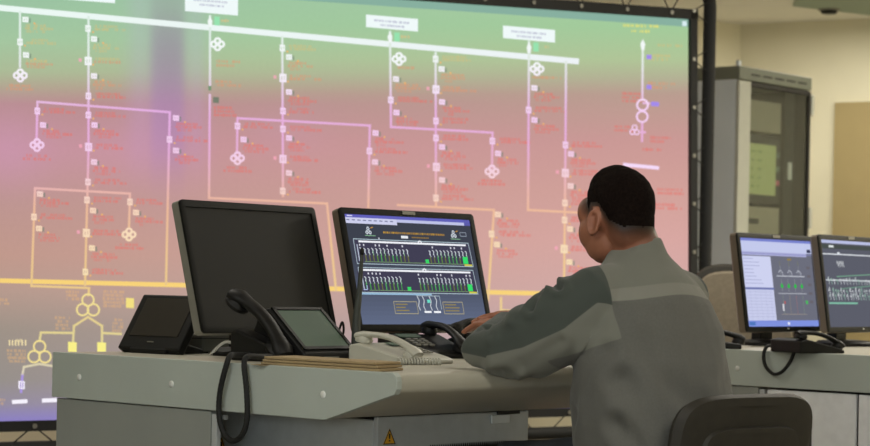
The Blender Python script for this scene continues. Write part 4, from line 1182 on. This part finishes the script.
# folds
creases = [((-.02, -.15, .48), (-.20, -.02, .74), .024, .012), ((-.09, -.14, .46), (-.21, -.02, .64), .020, .011), ((.06, -.16, .48), (-.06, -.13, .58), .024, .008),
           ((.10, -.15, .50), (.19, -.05, .64), .022, .007), ((-.19, .02, .80), (-.20, .14, .62), .020, .010), ((-.14, .0, .86), (-.19, .08, .80), .016, .010),
           ((-.255, .13, .955), (-.20, .21, .955), .010, .011), ((-.29, .18, .90), (-.20, .17, .97), .010, .010), ((-.30, .22, .87), (-.235, .26, .90), .009, .008), ((-.25, .13, .84), (-.30, .27, .76), .014, .012), ((-.20, .10, .84), (-.25, .22, .76), .014, .012), ((-.32, .27, .83), (-.28, .33, .85), .009, .007),
           ((-.28, .24, .76), (-.21, .30, .77), .012, .006), ((.06, -.10, .70), (.16, -.07, .80), .03, .004), ((-.12, -.11, .72), (.02, -.13, .66), .03, .004), ((-.06, -.05, .97), (.05, -.04, .985), .02, .003)]
jn = [v.normal.copy() for v in jm.vertices]; jp = []
for vi, v in enumerate(jm.vertices):
    p = v.co.copy(); d = 0.0
    for a_, c_, w, am in creases:
        a_, c_ = V(a_), V(c_); ab = c_ - a_; t = max(0, min(1, (p - a_).dot(ab) / ab.dot(ab)))
        q = (p - a_ - ab * t).length
        d += -am * math.exp(-(q / w) ** 2) + am * .7 * math.exp(-((q - 1.9 * w) / w) ** 2)
    d += 0.0035 * noise.noise(V((p.x * 7, p.y * 7, p.z * 11 + 3))) + 0.0008 * noise.noise(V((p.x * 22 + 5, p.y * 22, p.z * 30)))
    jp += list(p + jn[vi] * d)
jm.vertices.foreach_set('co', jp); jm.update()
a1_ = jm.attributes.new('pale', 'FLOAT', 'POINT'); a2_ = jm.attributes.new('sleeve', 'FLOAT', 'POINT'); a3_ = jm.attributes.new('yoke', 'FLOAT', 'POINT')
wdir = V((.45, -.42, -.78)).normalized()
def seg_near(p, pts):
    best = None
    for a_, c_ in zip(pts, pts[1:]):
        ab = c_ - a_; t = max(0, min(1, (p - a_).dot(ab) / ab.dot(ab))); q = a_ + ab * t
        dd = (p - q).length
        if best is None or dd < best[0]: best = (dd, q, ab.normalized())
    return best
for i, v in enumerate(jm.vertices):
    p = v.co.copy(); mir = p.x > 0
    pm = V((-p.x, p.y, p.z)) if mir else p
    dd, q, ax = seg_near(pm, AP[1:])
    sl_ = min((pm - V((-.170, .05, .90))).dot(V((-.86, .48, -.12)).normalized()), max(pm.z - .815 + (pm.y - .05) * .35, pm.y - .15))
    off = pm - q; wd = (wdir - ax * wdir.dot(ax)).normalized()
    stripe = off.dot(wd) + (0.05 if mir else 0.004)
    stripe -= max(0.0, (pm - ELL_).dot((WRL - ELL_).normalized()) - 0.02) * 2.0
    yoke = p.z - (0.932 + 0.01 * math.cos(p.x * 14)) 
    a1_.data[i].value = stripe; a3_.data[i].value = yoke
    a2_.data[i].value = sl_
jacket = bpy.data.objects.new('jacket', jm); COL.objects.link(jacket); jacket.parent = person
jacket['label'] = 'two-tone grey work jacket with paler yoke and sleeve stripe'
def cloth_mat():
    m = mat('jacket_cloth', (103, 103, 98), 0.9, var=0.05, scale=180, bump=0.35, bscale=700, spec=0.2)
    nt = m.node_tree; bs = nt.nodes['Principled BSDF']; src = bs.inputs['Base Color'].links[0].from_socket
    def thr(attr, w, c0):
        a = nt.nodes.new('ShaderNodeAttribute'); a.attribute_name = attr
        r = nt.nodes.new('ShaderNodeMapRange'); r.inputs['From Min'].default_value = c0 - w; r.inputs['From Max'].default_value = c0 + w
        nt.links.new(a.outputs['Fac'], r.inputs['Value']); return r.outputs['Result']
    def mix(f, a, col):
        x = nt.nodes.new('ShaderNodeMix'); x.data_type = 'RGBA'; nt.links.new(f, x.inputs['Factor']); nt.links.new(a, x.inputs['A'])
        x.inputs['B'].default_value = srgb(col) + (1,); return x.outputs['Result']
    body_c = mix(thr('yoke', .0012, 0), src, JC['strip'])
    body_c = mix(thr('yoke', .0012, .028), body_c, JC['pale'])
    rgb = nt.nodes.new('ShaderNodeRGB'); rgb.outputs[0].default_value = srgb(JC['sleeve']) + (1,)
    sleeve_c = mix(thr('pale', .0012, 0), rgb.outputs[0], JC['pale'])
    fin = nt.nodes.new('ShaderNodeMix'); fin.data_type = 'RGBA'
    nt.links.new(thr('sleeve', .0012, 0), fin.inputs['Factor']); nt.links.new(body_c, fin.inputs['A']); nt.links.new(sleeve_c, fin.inputs['B'])
    c = fin.outputs['Result']
    nt.links.new(c, bs.inputs['Base Color'])
    bs.inputs['Sheen Weight'].default_value = 0.15
    return m
JC = dict(sleeve=(74, 80, 75), pale=(122, 123, 114), strip=(136, 136, 127))
jm.materials.append(cloth_mat()); jm.polygons.foreach_set('use_smooth', [True] * len(jm.polygons))
# --- trousers and shoes
tr_ = MB()
tr_.loft([ell((0, 0, .435), .17, .135), ell((0, 0, .50), .185, .145), ell((0, 0, .58), .17, .13)])
for h_, k_, a_ in zip(HIPS, KN, AN):
    h_, k_, a_ = V(h_), V(k_), V(a_)
    tr_.tube([h_, h_.lerp(k_, .5), k_.lerp(h_, .06), k_ + V((0, .01, -.05)), k_.lerp(a_, .5), a_ + V((0, 0, .0))], [.088, .080, .070, .066, .062, .060], 16)
tm = remeshed(tr_, 0.008, 4)
tp_ = []
for v in tm.vertices: tp_ += list(v.co + v.normal * 0.004 * noise.noise(v.co * 18))
tm.vertices.foreach_set('co', tp_); tm.update()
tro = bpy.data.objects.new('trousers', tm); COL.objects.link(tro); tro.parent = person
tm.materials.append(M['trousers']); tm.polygons.foreach_set('use_smooth', [True] * len(tm.polygons))
for a_ in AN:
    a_ = V(a_)
    sh_ = MB().tube([a_ + V((0, -.075, -.045)), a_ + V((0, -.04, -.04)), a_ + V((0, .05, -.045)), a_ + V((0, .12, -.055)), a_ + V((0, .185, -.062))],
                    [(.024, .028), (.044, .038), (.040, .042), (.030, .044), (.014, .028)], 16).build('shoe', M['shoe'], person, smooth=60)
